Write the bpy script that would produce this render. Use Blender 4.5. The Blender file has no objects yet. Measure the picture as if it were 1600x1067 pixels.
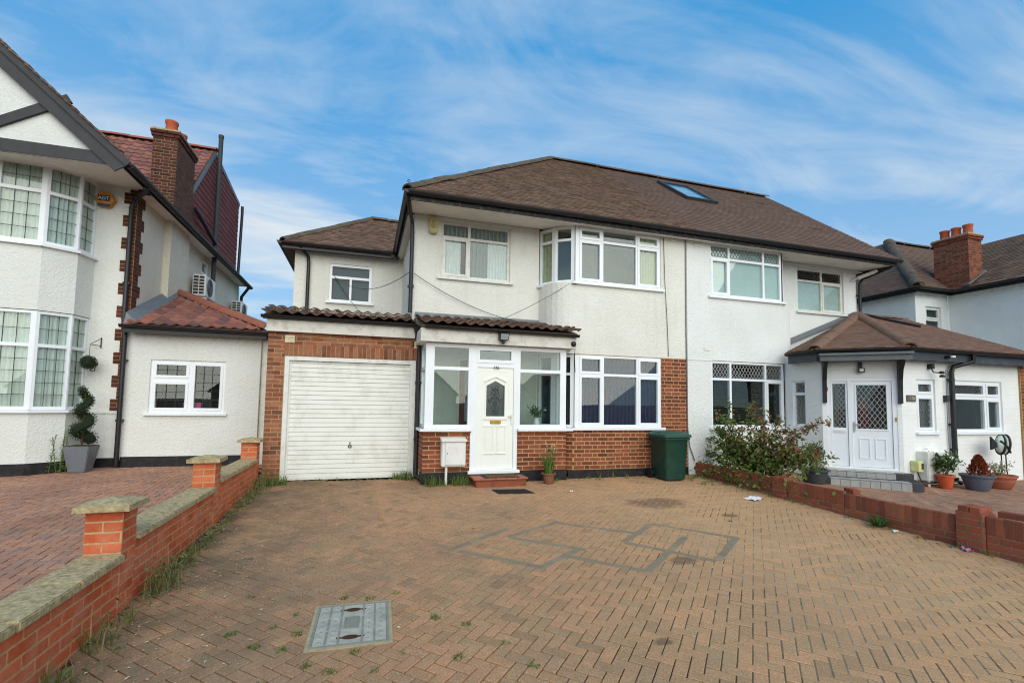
import bpy, bmesh, math, random
import numpy as np
from mathutils import Vector, Matrix, Quaternion
random.seed(7)
rng = np.random.default_rng(7)
SC = bpy.context.scene
COL = SC.collection
R = math.radians

# ---------------------------------------------------------------- camera, sky, sun, exposure
CAM = Vector((0, 0, 1.4))
YAW, PIT, ROL = R(17.114), R(3.856), R(.88)
_f = Vector((math.sin(YAW)*math.cos(PIT), math.cos(YAW)*math.cos(PIT), math.sin(PIT)))
_r = Vector((math.cos(YAW), -math.sin(YAW), 0)); _u = _r.cross(_f)
_r2 = _r*math.cos(ROL) + _u*math.sin(ROL); _u2 = -_r*math.sin(ROL) + _u*math.cos(ROL)
cam = bpy.data.cameras.new('camera'); camo = bpy.data.objects.new('camera', cam); COL.objects.link(camo)
cam.sensor_width = 36; cam.lens = 745/1600*36; cam.shift_y = 45.4/1600; cam.clip_end = 3000; cam.clip_start = .05
M = Matrix((( _r2.x, _u2.x, -_f.x, CAM.x), (_r2.y, _u2.y, -_f.y, CAM.y), (_r2.z, _u2.z, -_f.z, CAM.z), (0, 0, 0, 1)))
camo.matrix_world = M
SC.camera = camo

SUN_EL, SUN_AZ = R(31), R(178)       # azimuth measured clockwise from +Y: behind the camera, in line with the drive
sd = bpy.data.lights.new('sun', 'SUN'); so = bpy.data.objects.new('sun', sd); COL.objects.link(so)
sd.energy = 1.5; sd.angle = R(80); sd.color = (1, .92, .79)
_d = Vector((math.sin(SUN_AZ)*math.cos(SUN_EL), math.cos(SUN_AZ)*math.cos(SUN_EL), math.sin(SUN_EL)))
so.rotation_euler = _d.to_track_quat('Z', 'Y').to_euler(); so.location = (0, -5, 20)

def build_world():
    w = bpy.data.worlds.new('World'); SC.world = w; w.use_nodes = True
    nt = w.node_tree; N = nt.nodes; L = nt.links; N.clear()
    out = N.new('ShaderNodeOutputWorld'); bg = N.new('ShaderNodeBackground')
    sky = N.new('ShaderNodeTexSky'); sky.sky_type = 'NISHITA'; sky.sun_disc = False
    sky.sun_elevation = SUN_EL; sky.sun_rotation = SUN_AZ; sky.air_density = 1.0; sky.dust_density = .3; sky.ozone_density = 1.6; sky.altitude = 0
    tc = N.new('ShaderNodeTexCoord'); sep = N.new('ShaderNodeSeparateXYZ'); L.new(tc.outputs['Generated'], sep.inputs[0])
    def math_(op, a, b=None, c=None, clamp=False):
        n = N.new('ShaderNodeMath'); n.operation = op; n.use_clamp = clamp
        for i, x in enumerate((a, b, c)):
            if x is None: continue
            if isinstance(x, (int, float)): n.inputs[i].default_value = x
            else: L.new(x, n.inputs[i])
        return n.outputs[0]
    z = math_('ADD', math_('MAXIMUM', sep.outputs[2], 0.0), .16)
    px = math_('DIVIDE', sep.outputs[0], z); py = math_('DIVIDE', sep.outputs[1], z)
    cb = N.new('ShaderNodeCombineXYZ'); L.new(px, cb.inputs[0]); L.new(py, cb.inputs[1])
    mp = N.new('ShaderNodeMapping'); L.new(cb.outputs[0], mp.inputs[0])
    mp.inputs['Rotation'].default_value = (0, 0, R(-45)); mp.inputs['Scale'].default_value = (.42, 1.0, 1); mp.inputs['Location'].default_value = (17, 15, 0)
    n1 = N.new('ShaderNodeTexNoise'); L.new(mp.outputs[0], n1.inputs['Vector'])
    n1.inputs['Scale'].default_value = .95; n1.inputs['Detail'].default_value = 7; n1.inputs['Roughness'].default_value = .52; n1.inputs['Distortion'].default_value = .9
    n2 = N.new('ShaderNodeTexNoise'); L.new(mp.outputs[0], n2.inputs['Vector'])
    n2.inputs['Scale'].default_value = 2.6; n2.inputs['Detail'].default_value = 9; n2.inputs['Roughness'].default_value = .6; n2.inputs['Distortion'].default_value = 1.6
    a = math_('MULTIPLY_ADD', n1.outputs['Fac'], 3.2, -1.36)
    b = math_('MULTIPLY_ADD', n2.outputs['Fac'], 1.6, -.8)
    cl = math_('ADD', a, b, clamp=True)
    # thin veil gets denser toward the horizon all round
    hz = N.new('ShaderNodeMapRange'); L.new(sep.outputs[2], hz.inputs[0]); hz.inputs[1].default_value = 0; hz.inputs[2].default_value = .62; hz.inputs[3].default_value = .52; hz.inputs[4].default_value = .0
    cl2 = math_('MULTIPLY_ADD', cl, .70, hz.outputs[0], clamp=True)
    tint = N.new('ShaderNodeMix'); tint.data_type = 'RGBA'; tint.blend_type = 'MULTIPLY'; tint.inputs[0].default_value = 1
    L.new(sky.outputs[0], tint.inputs[6]); tint.inputs[7].default_value = SKYTINT
    flat = N.new('ShaderNodeMix'); flat.data_type = 'RGBA'; flat.inputs[0].default_value = .7; L.new(tint.outputs[2], flat.inputs[6]); flat.inputs[7].default_value = SKYBLUE
    mx = N.new('ShaderNodeMix'); mx.data_type = 'RGBA'; L.new(cl2, mx.inputs[0]); L.new(flat.outputs[2], mx.inputs[6]); mx.inputs[7].default_value = CLOUDCOL
    L.new(mx.outputs[2], bg.inputs[0]); bg.inputs[1].default_value = .064
    L.new(bg.outputs[0], out.inputs[0])
SKYTINT = (.28, .80, 1.0, 1)
SKYBLUE = (.36, 2.75, 5.9, 1)
CLOUDCOL = (5.5, 5.9, 6.1, 1)
build_world()
SC.view_settings.view_transform = 'Standard'; SC.view_settings.look = 'None'; SC.view_settings.gamma = 1
SC.view_settings.use_curve_mapping = False
SC.view_settings.exposure = 1.16
SC.cycles.max_bounces = 8; SC.cycles.transparent_max_bounces = 16
SC.cycles.use_denoising = True; SC.cycles.denoising_prefilter = 'FAST'; SC.cycles.filter_width = 1.1

# ---------------------------------------------------------------- helpers
def lin(r, g, b):
    f = lambda c: (c/12.92 if c <= .04045 else ((c+.055)/1.055)**2.4)
    return (f(r/255), f(g/255), f(b/255), 1)

class Nodes:
    def __init__(s, name):
        s.m = bpy.data.materials.new(name); s.m.use_nodes = True
        s.nt = s.m.node_tree; s.N = s.nt.nodes; s.L = s.nt.links
        s.b = s.N['Principled BSDF']; s.out = s.N['Material Output']
        s._tc = None
    def tc(s, which='Object'):
        if s._tc is None: s._tc = s.N.new('ShaderNodeTexCoord')
        return s._tc.outputs[which]
    def pos(s):
        return s.N.new('ShaderNodeNewGeometry').outputs['Position']
    def mapped(s, vec, scale=(1, 1, 1), rot=(0, 0, 0), loc=(0, 0, 0)):
        n = s.N.new('ShaderNodeMapping'); s.L.new(vec, n.inputs[0])
        n.inputs['Scale'].default_value = scale; n.inputs['Rotation'].default_value = rot; n.inputs['Location'].default_value = loc
        return n.outputs[0]
    def noise(s, vec, scale, detail=4, rough=.55, dist=0):
        n = s.N.new('ShaderNodeTexNoise'); s.L.new(vec, n.inputs['Vector'])
        n.inputs['Scale'].default_value = scale; n.inputs['Detail'].default_value = detail
        n.inputs['Roughness'].default_value = rough; n.inputs['Distortion'].default_value = dist
        return n.outputs['Fac']
    def vor(s, vec, scale, feature='F1'):
        n = s.N.new('ShaderNodeTexVoronoi'); s.L.new(vec, n.inputs['Vector']); n.inputs['Scale'].default_value = scale; n.feature = feature
        return n.outputs['Distance']
    def rmp(s, v, a, b, c=0, d=1):
        n = s.N.new('ShaderNodeMapRange'); s.L.new(v, n.inputs[0])
        for i, x in enumerate((a, b, c, d)): n.inputs[i+1].default_value = x
        return n.outputs[0]
    def ramp(s, v, stops):
        n = s.N.new('ShaderNodeValToRGB'); s.L.new(v, n.inputs[0]); e = n.color_ramp.elements
        while len(e) < len(stops): e.new(.5)
        for el, (p, c) in zip(e, stops): el.position = p; el.color = c
        return n.outputs[0]
    def mix(s, f, a, b, mode='MIX'):
        n = s.N.new('ShaderNodeMix'); n.data_type = 'RGBA'; n.blend_type = mode
        for i, x in ((0, f), (6, a), (7, b)):
            if isinstance(x, (int, float)): n.inputs[i].default_value = x
            elif isinstance(x, tuple): n.inputs[i].default_value = x
            else: s.L.new(x, n.inputs[i])
        return n.outputs[2]
    def mth(s, op, a, b=0., clamp=False):
        n = s.N.new('ShaderNodeMath'); n.operation = op; n.use_clamp = clamp
        for i, x in enumerate((a, b)):
            if isinstance(x, (int, float)): n.inputs[i].default_value = x
            else: s.L.new(x, n.inputs[i])
        return n.outputs[0]
    def bump(s, h, strength=.3, dist=.01):
        n = s.N.new('ShaderNodeBump'); s.L.new(h, n.inputs['Height']); n.inputs['Strength'].default_value = strength; n.inputs['Distance'].default_value = dist
        s.L.new(n.outputs[0], s.b.inputs['Normal'])
    def rand(s, mode):
        if mode == 'obj': return s.N.new('ShaderNodeObjectInfo').outputs['Random']
        return s.N.new('ShaderNodeNewGeometry').outputs['Random Per Island']
    def col(s, c):
        if isinstance(c, tuple): s.b.inputs['Base Color'].default_value = c
        else: s.L.new(c, s.b.inputs['Base Color'])
    def set(s, rough=.8, metal=0, spec=.5):
        if isinstance(rough, float) or isinstance(rough, int): s.b.inputs['Roughness'].default_value = rough
        else: s.L.new(rough, s.b.inputs['Roughness'])
        s.b.inputs['Metallic'].default_value = metal; s.b.inputs['Specular IOR Level'].default_value = spec
        return s.m

def m_render(name, base, dirt, streak=.35, pebble=55, bump=.5):
    n = Nodes(name); p = n.pos()
    big = n.rmp(n.noise(p, .9, 4), .35, .75)
    st = n.rmp(n.noise(n.mapped(p, (5, 5, .35)), 1.6, 5, .6), .52, .8)
    c = n.mix(n.mth('MULTIPLY', big, .45), base, dirt)
    c = n.mix(n.mth('MULTIPLY', st, streak), c, dirt)
    fine = n.noise(p, pebble*1.6, 3, .7)
    c = n.mix(n.rmp(fine, .25, .5, .28, 0), c, (dirt[0]*.55, dirt[1]*.55, dirt[2]*.52, 1))
    n.col(c); v = n.vor(p, pebble)
    h = n.mth('ADD', n.mth('MULTIPLY', v, -.6), n.noise(p, pebble*.35, 4, .65))
    n.bump(h, bump, .012)
    return n.set(.9, 0, .25)

def m_piece(name, cols, mode, rough=.85, speck=None, bump=.4, dirt=None, dscale=3., bscale=120, fine=.35):
    """per-piece colour (random per object / per island) with grain and weathering"""
    n = Nodes(name); p = n.pos()
    r = n.rand(mode); k = len(cols)
    c = n.ramp(r, [(i/(k-1) if k > 1 else 0, x) for i, x in enumerate(cols)])
    g = n.noise(p, bscale*.5, 5, .7)
    c = n.mix(fine, c, n.ramp(g, [(.25, (.25, .25, .25, 1)), (.55, (.95, .95, .95, 1)), (.8, (1.5, 1.45, 1.4, 1))]), 'MULTIPLY')
    if dirt is not None:
        dm = n.rmp(n.noise(p, dscale, 6, .65), .42, .72)
        c = n.mix(n.mth('MULTIPLY', dm, dirt[1]), c, dirt[0])
    if speck is not None:
        sp = n.rmp(n.noise(p, speck[1], 2, .5), speck[2], speck[2]+.08)
        c = n.mix(n.mth('MULTIPLY', sp, speck[3]), c, speck[0])
    n.col(c); n.bump(n.noise(p, bscale, 5, .7), bump, .006)
    return n.set(rough, 0, .3)

def m_plain(name, c, rough=.5, metal=0, spec=.5, var=.12, scale=14, bump=0., dirt=None):
    n = Nodes(name); p = n.pos(); g = n.noise(p, scale, 5, .6)
    d = (c[0]*(1-2.4*var), c[1]*(1-2.4*var), c[2]*(1-2.4*var), 1)
    cc = n.mix(n.rmp(g, .35, .75), c, d)
    if dirt is not None:
        cc = n.mix(n.mth('MULTIPLY', n.rmp(n.noise(p, dirt[1], 6, .65), .5, .72), dirt[2]), cc, dirt[0])
    n.col(cc)
    if bump: n.bump(n.noise(p, scale*6, 4, .6), bump, .004)
    return n.set(rough, metal, spec)

def m_glass(name, base=.13, tint=(.88, .92, .90, 1), rough=0.0):
    n = Nodes(name); n.N.remove(n.b)
    tr = n.N.new('ShaderNodeBsdfTransparent'); tr.inputs[0].default_value = tint
    gl = n.N.new('ShaderNodeBsdfGlossy'); gl.inputs['Roughness'].default_value = rough; gl.inputs[0].default_value = (.93, .97, .95, 1)
    lw = n.N.new('ShaderNodeLayerWeight'); lw.inputs[0].default_value = .5
    bp = n.N.new('ShaderNodeBump'); n.L.new(n.noise(n.pos(), 1.1, 1, .5), bp.inputs['Height']); bp.inputs['Strength'].default_value = .06; bp.inputs['Distance'].default_value = .03
    n.L.new(bp.outputs[0], gl.inputs['Normal'])
    f = n.mth('ADD', n.mth('MULTIPLY', n.mth('POWER', lw.outputs['Facing'], 4.), .7), base, True)
    mx = n.N.new('ShaderNodeMixShader'); n.L.new(f, mx.inputs[0]); n.L.new(tr.outputs[0], mx.inputs[1]); n.L.new(gl.outputs[0], mx.inputs[2])
    n.L.new(mx.outputs[0], n.out.inputs[0]); return n.m

def m_leaf(name, cols, mode='island'):
    n = Nodes(name); r = n.rand(mode); k = len(cols)
    c = n.ramp(r, [(i/(k-1), x) for i, x in enumerate(cols)])
    n.col(c); n.set(.55, 0, .35)
    tl = n.N.new('ShaderNodeBsdfTranslucent'); n.L.new(c, tl.inputs[0])
    mx = n.N.new('ShaderNodeMixShader'); mx.inputs[0].default_value = .3
    n.L.new(n.b.outputs[0], mx.inputs[1]); n.L.new(tl.outputs[0], mx.inputs[2]); n.L.new(mx.outputs[0], n.out.inputs[0])
    return n.m

WLOC = {}      # world location of every object we make
class MB:
    def __init__(s): s.v = []; s.f = []
    def add(s, vs, fs):
        n = len(s.v); s.v += [tuple(x) for x in vs]; s.f += [tuple(i+n for i in f) for f in fs]; return s
    def hexa(s, p):   # 8 points: bottom 4 ccw, top 4
        return s.add(p, [(3, 2, 1, 0), (4, 5, 6, 7), (0, 1, 5, 4), (1, 2, 6, 5), (2, 3, 7, 6), (3, 0, 4, 7)])
    def box(s, x0, x1, y0, y1, z0, z1):
        return s.hexa([(x0, y0, z0), (x1, y0, z0), (x1, y1, z0), (x0, y1, z0), (x0, y0, z1), (x1, y0, z1), (x1, y1, z1), (x0, y1, z1)])
    def obox(s, O, U, u0, u1, n0, n1, z0, z1):
        P = lambda u, n, z: (O[0]+U[0]*u+U[1]*n, O[1]+U[1]*u-U[0]*n, O[2]+z)
        return s.hexa([P(u0, n1, z0), P(u1, n1, z0), P(u1, n0, z0), P(u0, n0, z0), P(u0, n1, z1), P(u1, n1, z1), P(u1, n0, z1), P(u0, n0, z1)])
    def slab(s, O, U, u0, u1, z0, z1, holes, n0, n1, back=True):
        """upright slab with rectangular holes; n1 is the outer face"""
        P = lambda u, n, z: (O[0]+U[0]*u+U[1]*n, O[1]+U[1]*u-U[0]*n, O[2]+z)
        us = sorted({u0, u1, *[h[0] for h in holes], *[h[1] for h in holes]}); zs = sorted({z0, z1, *[h[2] for h in holes], *[h[3] for h in holes]})
        us = [u for u in us if u0-1e-6 <= u <= u1+1e-6]; zs = [z for z in zs if z0-1e-6 <= z <= z1+1e-6]
        for a, b in zip(us, us[1:]):
            for c, d in zip(zs, zs[1:]):
                m, k = (a+b)/2, (c+d)/2
                if any(h[0] < m < h[1] and h[2] < k < h[3] for h in holes): continue
                s.add([P(a, n1, c), P(b, n1, c), P(b, n1, d), P(a, n1, d)], [(0, 1, 2, 3)])
                if back: s.add([P(a, n0, c), P(b, n0, c), P(b, n0, d), P(a, n0, d)], [(3, 2, 1, 0)])
        for h in holes+[(u0, u1, z0, z1)]:
            a, b, c, d = h
            for q in (((a, c), (b, c)), ((b, c), (b, d)), ((b, d), (a, d)), ((a, d), (a, c))):
                (p0, q0), (p1, q1) = q
                s.add([P(p0, n0, q0), P(p1, n0, q1), P(p1, n1, q1), P(p0, n1, q0)], [(0, 1, 2, 3)])
        return s
    def tube(s, pts, r, seg=8, cap=True, r2=None):
        pts = [Vector(p) for p in pts]; n = len(pts); base = len(s.v); up = None
        for i, p in enumerate(pts):
            t = (pts[min(i+1, n-1)]-pts[max(i-1, 0)]).normalized()
            if up is None:
                up = Vector((0, 0, 1)) if abs(t.z) < .9 else Vector((1, 0, 0))
            a = t.cross(up).normalized(); b = a.cross(t).normalized(); up = b
            rr = r if r2 is None else r+(r2-r)*i/(n-1)
            s.v += [tuple(p+(a*math.cos(k*2*math.pi/seg)+b*math.sin(k*2*math.pi/seg))*rr) for k in range(seg)]
        for i in range(n-1):
            for k in range(seg):
                s.f.append((base+i*seg+k, base+i*seg+(k+1) % seg, base+(i+1)*seg+(k+1) % seg, base+(i+1)*seg+k))
        if cap:
            s.f.append(tuple(base+k for k in range(seg))[::-1]); s.f.append(tuple(base+(n-1)*seg+k for k in range(seg)))
        return s
    def lathe(s, c, prof, seg=20, sx=1, sy=1):
        base = len(s.v); n = len(prof)
        for r, z in prof:
            s.v += [(c[0]+r*sx*math.cos(k*2*math.pi/seg), c[1]+r*sy*math.sin(k*2*math.pi/seg), c[2]+z) for k in range(seg)]
        for i in range(n-1):
            for k in range(seg):
                s.f.append((base+i*seg+k, base+i*seg+(k+1) % seg, base+(i+1)*seg+(k+1) % seg, base+(i+1)*seg+k))
        s.f.append(tuple(base+k for k in range(seg))[::-1]); s.f.append(tuple(base+(n-1)*seg+k for k in range(seg)))
        return s
    def poly(s, pts): return s.add(pts, [tuple(range(len(pts)))])
    def plate(s, pts, off):   # polygon extruded by vector off
        n = len(pts); q = [(p[0]+off[0], p[1]+off[1], p[2]+off[2]) for p in pts]
        return s.add(list(pts)+q, [tuple(range(n))[::-1], tuple(range(n, 2*n))]+[(i, (i+1) % n, n+(i+1) % n, n+i) for i in range(n)])
    def gutter(s, pts, r, seg=8):   # half-round channel, open at the top
        pts = [Vector(p) for p in pts]; base = len(s.v); n = len(pts); m = 2*(seg+1)
        for i, p in enumerate(pts):
            t = (pts[min(i+1, n-1)]-pts[max(i-1, 0)]); t.z = 0; t.normalize(); a = Vector((t.y, -t.x, 0))
            for rr in (r, r*.86):
                for k in range(seg+1):
                    an = math.pi+k*math.pi/seg
                    s.v.append(tuple(p+a*math.cos(an)*rr+Vector((0, 0, 1))*math.sin(an)*rr))
        for i in range(n-1):
            o, q = base+i*m, base+(i+1)*m
            for h in (0, seg+1):
                for k in range(seg): s.f.append((o+h+k, o+h+k+1, q+h+k+1, q+h+k))
            s.f.append((o, q, q+seg+1, o+seg+1)); s.f.append((o+seg, q+seg, q+2*seg+1, o+2*seg+1))
        for o in (base, base+(n-1)*m):
            s.f.append(tuple(o+k for k in range(seg+1)))
        return s
    def build(s, name, mat, parent=None, smooth=False, kind=None, label=None, cat=None, group=None, bevel=0):
        V = np.array(s.v, dtype=float); lo, hi = V.min(0), V.max(0)
        org = Vector(((lo[0]+hi[0])/2, (lo[1]+hi[1])/2, lo[2]))
        me = bpy.data.meshes.new(name); me.from_pydata((V-np.array(org)).tolist(), [], s.f)
        if bevel:
            bm = bmesh.new(); bm.from_mesh(me); bmesh.ops.remove_doubles(bm, verts=bm.verts, dist=1e-5)
            bmesh.ops.bevel(bm, geom=[e for e in bm.edges if len(e.link_faces) == 2 and e.calc_face_angle(0) > .5], offset=bevel, segments=2, affect='EDGES', clamp_overlap=True)
            bm.to_mesh(me); bm.free()
        if smooth:
            me.polygons.foreach_set('use_smooth', [True]*len(me.polygons))
            if smooth == 'auto': me.set_sharp_from_angle(angle=R(40))
        me.materials.append(mat); me.update()
        o = bpy.data.objects.new(name, me); COL.objects.link(o); place(o, org, parent)
        tag(o, label, cat, group, kind); return o
def place(o, w, parent):
    WLOC[o] = Vector(w)
    if parent is not None: o.parent = parent; o.location = Vector(w)-WLOC[parent]
    else: o.location = w
def tag(o, label=None, cat=None, group=None, kind=None):
    if label: o['label'] = label
    if cat: o['category'] = cat
    if group: o['group'] = group
    if kind: o['kind'] = kind
    return o
def thing(name, loc, label, cat, group=None):
    o = bpy.data.objects.new(name, None); COL.objects.link(o); o.empty_display_size = .2; place(o, loc, None)
    return tag(o, label, cat, group)
def B(x0, x1, y0, y1, z0, z1): return MB().box(x0, x1, y0, y1, z0, z1)

# --- registry for repeated pieces: the nearest `limit` become objects of their own, the rest one joined part
def in_view(p):
    d = Vector(p)-CAM; z = d.dot(_f)
    if z < .3: return False
    x = 800+745*d.dot(_r2)/z; y = 578.9-745*d.dot(_u2)/z
    return -30 < x < 1630 and -30 < y < 1100
class Pieces:
    def __init__(s, name, parent, mat_obj, mat_isl, limit=300, rest='pieces'):
        s.a = (name, parent, mat_obj, mat_isl, limit, rest); s.items = []
    def add(s, tmpl, mtx, parent=None): s.items.append((tmpl, mtx, parent))
    def flush(s):
        name, parent, mo, mi, limit, rest = s.a
        key = lambda it: ((it[1].translation-CAM).length + (0 if in_view(it[1].translation) else 1000))
        it = sorted(s.items, key=key); k = 0
        meshes = {}
        objs, left = it[:limit], it[limit:]
        objs2 = [x for x in objs if in_view(x[1].translation)]; left = [x for x in objs if not in_view(x[1].translation)]+left
        for t, m, par in objs2:
            me = meshes.get(id(t))
            if me is None:
                me = bpy.data.meshes.new(name); me.from_pydata(t[0], [], t[1]); me.materials.append(mo); meshes[id(t)] = me
                if len(t) > 2: me.polygons.foreach_set('use_smooth', [True]*len(me.polygons)); me.set_sharp_from_angle(angle=R(45))
            o = bpy.data.objects.new(name, me); COL.objects.link(o); p = par or parent
            o.parent = p; mm = m.copy(); mm.translation = m.translation-WLOC[p]; o.matrix_local = mm; WLOC[o] = m.translation.copy()
        if left:
            V, F = [], []; n = 0
            for t, m, par in left:
                A = np.array(m); v = np.array(t[0])@A[:3, :3].T+A[:3, 3]; V.append(v)
                F += [tuple(i+n for i in f) for f in t[1]]; n += len(v)
            V = np.concatenate(V); org = Vector(V.mean(0)); org.z = V[:, 2].min()
            me = bpy.data.meshes.new(rest); me.from_pydata((V-np.array(org)).tolist(), [], F); me.materials.append(mi)
            o = bpy.data.objects.new(rest, me); COL.objects.link(o); place(o, org, parent); o['kind'] = 'stuff'

def tmpl_box(x, y, z, bev=.003):
    bm = bmesh.new(); bmesh.ops.create_cube(bm, size=1); bmesh.ops.scale(bm, vec=(x, y, z), verts=bm.verts)
    if bev: bmesh.ops.bevel(bm, geom=list(bm.edges), offset=bev, segments=1, affect='EDGES')
    bm.verts.index_update(); t = ([tuple(v.co) for v in bm.verts], [tuple(v.index for v in f.verts) for f in bm.faces]); bm.free(); return t
T_BRICK = tmpl_box(.215, .05, .065, .004)
def umat(p, U, sx=1., sy=1., sz=1., jit=0.):
    """matrix: local x along U, local -y outward, z up"""
    ang = math.atan2(U[1], U[0])+random.uniform(-jit, jit)
    return Matrix.Translation(Vector(p)) @ Matrix.Rotation(ang, 4, 'Z') @ Matrix.Diagonal((sx, sy, sz, 1))
def lay_bricks(reg, O, U, L, courses, bond='stretcher', phase=0, holes=(), pitch=.075, proud=.006, parent=None, jit=.003, bh=.065):
    for c in range(courses):
        z0 = c*pitch+.005; row = []
        if bond == 'stretcher':
            u = -(.1125 if (c+phase) % 2 else 0)
            while u < L-.001: row.append((u, u+.215)); u += .225
        elif bond == 'header':
            u = -(.056 if (c+phase) % 2 else 0)
            while u < L-.001: row.append((u, u+.1025)); u += .1125
        elif bond == 'flemish':
            u = -(.169 if (c+phase) % 2 else 0); k = 0
            while u < L-.001:
                w = .215 if k % 2 == 0 else .1025
                row.append((u, u+w)); u += w+.01; k += 1
        for a, b in row:
            a, b = max(a, 0.), min(b, L)
            segs = [(a, b)]
            for h in holes:
                if z0+.03 > h[2] and z0+.03 < h[3]:
                    ns = []
                    for p, q in segs:
                        if q <= h[0] or p >= h[1]: ns.append((p, q))
                        else:
                            if p < h[0]: ns.append((p, h[0]))
                            if q > h[1]: ns.append((h[1], q))
                    segs = ns
            for p, q in segs:
                if q-p < .03: continue
                m = (p+q)/2; n = min(proud, .003 if proud < .01 else proud)-.025+random.uniform(-.001, .001)
                reg.add(T_BRICK, umat((O[0]+U[0]*m+U[1]*n, O[1]+U[1]*m-U[0]*n, O[2]+z0+bh/2), U, (q-p)/.215, 1, bh/.065, jit), parent)
def lay_soldiers(reg, O, U, L, h, w=.065, gap=.01, proud=.006, parent=None):
    k = int(L/(w+gap)); g = L/k
    for i in range(k):
        m = (i+.5)*g; n = proud-.026+random.uniform(-.002, .002)
        reg.add(T_BRICK, umat((O[0]+U[0]*m+U[1]*n, O[1]+U[1]*m-U[0]*n, O[2]+h/2+random.uniform(-.003, .003)), U, (g-gap)/.215, 1, h/.065, .008), parent)
# ---------------------------------------------------------------- materials
MT = {}
MT['render'] = m_render('render_offwhite', lin(226, 226, 217), lin(198, 194, 178), .45, 30, .8)
MT['render_w'] = m_render('render_white', lin(228, 231, 228), lin(203, 204, 196), .2, 34, .7)
MT['render_l'] = m_render('render_left_white', lin(224, 226, 220), lin(200, 199, 186), .22, 34, .7)
MT['pebble'] = m_render('pebbledash_cream', lin(222, 216, 198), lin(188, 180, 158), .4, 32, .9)
MT['painted_brick'] = None
MT['upvc'] = m_plain('upvc_white', lin(232, 236, 238), .28, 0, .5, .02, 3)
MT['upvc_old'] = m_plain('upvc_aged', lin(222, 222, 214), .4, 0, .45, .05, 9, 0, (lin(150, 140, 118), 7, .35))
MT['fascia'] = m_plain('fascia_painted', lin(214, 210, 200), .6, 0, .3, .05, 7, .15, (lin(120, 105, 84), 5, .5))
MT['soffit'] = m_plain('soffit_painted', lin(236, 232, 224), .75, 0, .2, .05, 5, .2, (lin(196, 184, 166), 3, .4))
MT['black'] = m_plain('black_pvc', lin(34, 33, 35), .42, 0, .45, .15, 9)
MT['fascia_black'] = m_plain('fascia_black_flaking', lin(36, 35, 35), .6, 0, .3, .1, 8, .3, (lin(120, 116, 108), 13, .45))
MT['timber'] = m_plain('timber_dark_grey', lin(62, 62, 64), .6, 0, .3, .1, 6, .15)
MT['plinth'] = m_plain('plinth_bitumen', lin(28, 27, 29), .55, 0, .35, .2, 10, .5, (lin(92, 88, 84), 12, .25))
MT['garage_door'] = m_plain('garage_door_steel', lin(222, 222, 212), .42, 0, .4, .03, 4, 0, (lin(176, 168, 150), 4, .35))
MT['door'] = m_plain('door_cream', lin(234, 236, 226), .35, 0, .45, .02, 3)
MT['glass'] = m_glass('window_glass', .04)
MT['glass_hi'] = m_glass('window_glass_coated', .065, (.84, .9, .88, 1))
MT['glass_obs'] = m_glass('obscured_glass', .02, (.6, .66, .68, 1), .12)
MT['lead'] = m_plain('lead_came', lin(120, 122, 120), .45, .3, .5, .1, 30)
MT['leadw'] = m_plain('lead_came_pale', lin(176, 176, 170), .5, .1, .5, .1, 30)
MT['flash'] = m_plain('lead_flashing', lin(120, 124, 126), .55, .2, .4, .12, 12, .3)
MT['net'] = m_plain('net_curtain', lin(226, 231, 233), .9, 0, .1, .05, 8)
MT['net_l'] = m_plain('net_curtain_warm', lin(223, 226, 220), .9, 0, .1, .05, 8)
MT['blue_curtain'] = m_plain('curtain_dark_blue', lin(66, 66, 98), .9, 0, .1, .15, 9)
MT['cream_curtain'] = m_plain('curtain_cream', lin(214, 206, 176), .9, 0, .1, .06, 9)
MT['blind'] = m_plain('blind_white', lin(222, 226, 224), .8, 0, .15, .03, 3)
MT['blind_dark'] = m_plain('venetian_dark', lin(60, 54, 46), .5, 0, .3, .1, 9)
MT['grey_blind'] = m_plain('blind_grey', lin(150, 158, 160), .85, 0, .15, .04, 3)
MT['inside'] = m_plain('interior_plaster', lin(186, 190, 182), .9, 0, .1, .05, 3)
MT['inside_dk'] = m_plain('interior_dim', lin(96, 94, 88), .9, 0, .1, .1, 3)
MT['wood'] = m_plain('brown_wood', lin(92, 48, 34), .5, 0, .4, .15, 9)
MT['brass'] = m_plain('brass', lin(186, 150, 66), .35, .8, .5, .1, 12)
MT['chrome'] = m_plain('steel', lin(188, 190, 190), .3, .8, .5, .08, 12)
MT['white_metal'] = m_plain('white_cabinet', lin(224, 224, 218), .45, 0, .4, .04, 6, 0, (lin(170, 160, 140), 6, .25))
MT['mortar_y'] = m_plain('mortar_sand', lin(192, 160, 116), .95, 0, .1, .12, 25, .5)
MT['mortar_b'] = m_plain('mortar_buff', lin(182, 148, 102), .95, 0, .1, .14, 25, .5)
MT['mortar_g'] = m_plain('mortar_grey', lin(142, 124, 100), .95, 0, .1, .15, 25, .5, (lin(88, 84, 60), 6, .6))
MT['concrete'] = m_plain('concrete_coping', lin(196, 176, 134), .95, 0, .15, .22, 34, .9, (lin(104, 92, 66), 16, .8))
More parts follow.
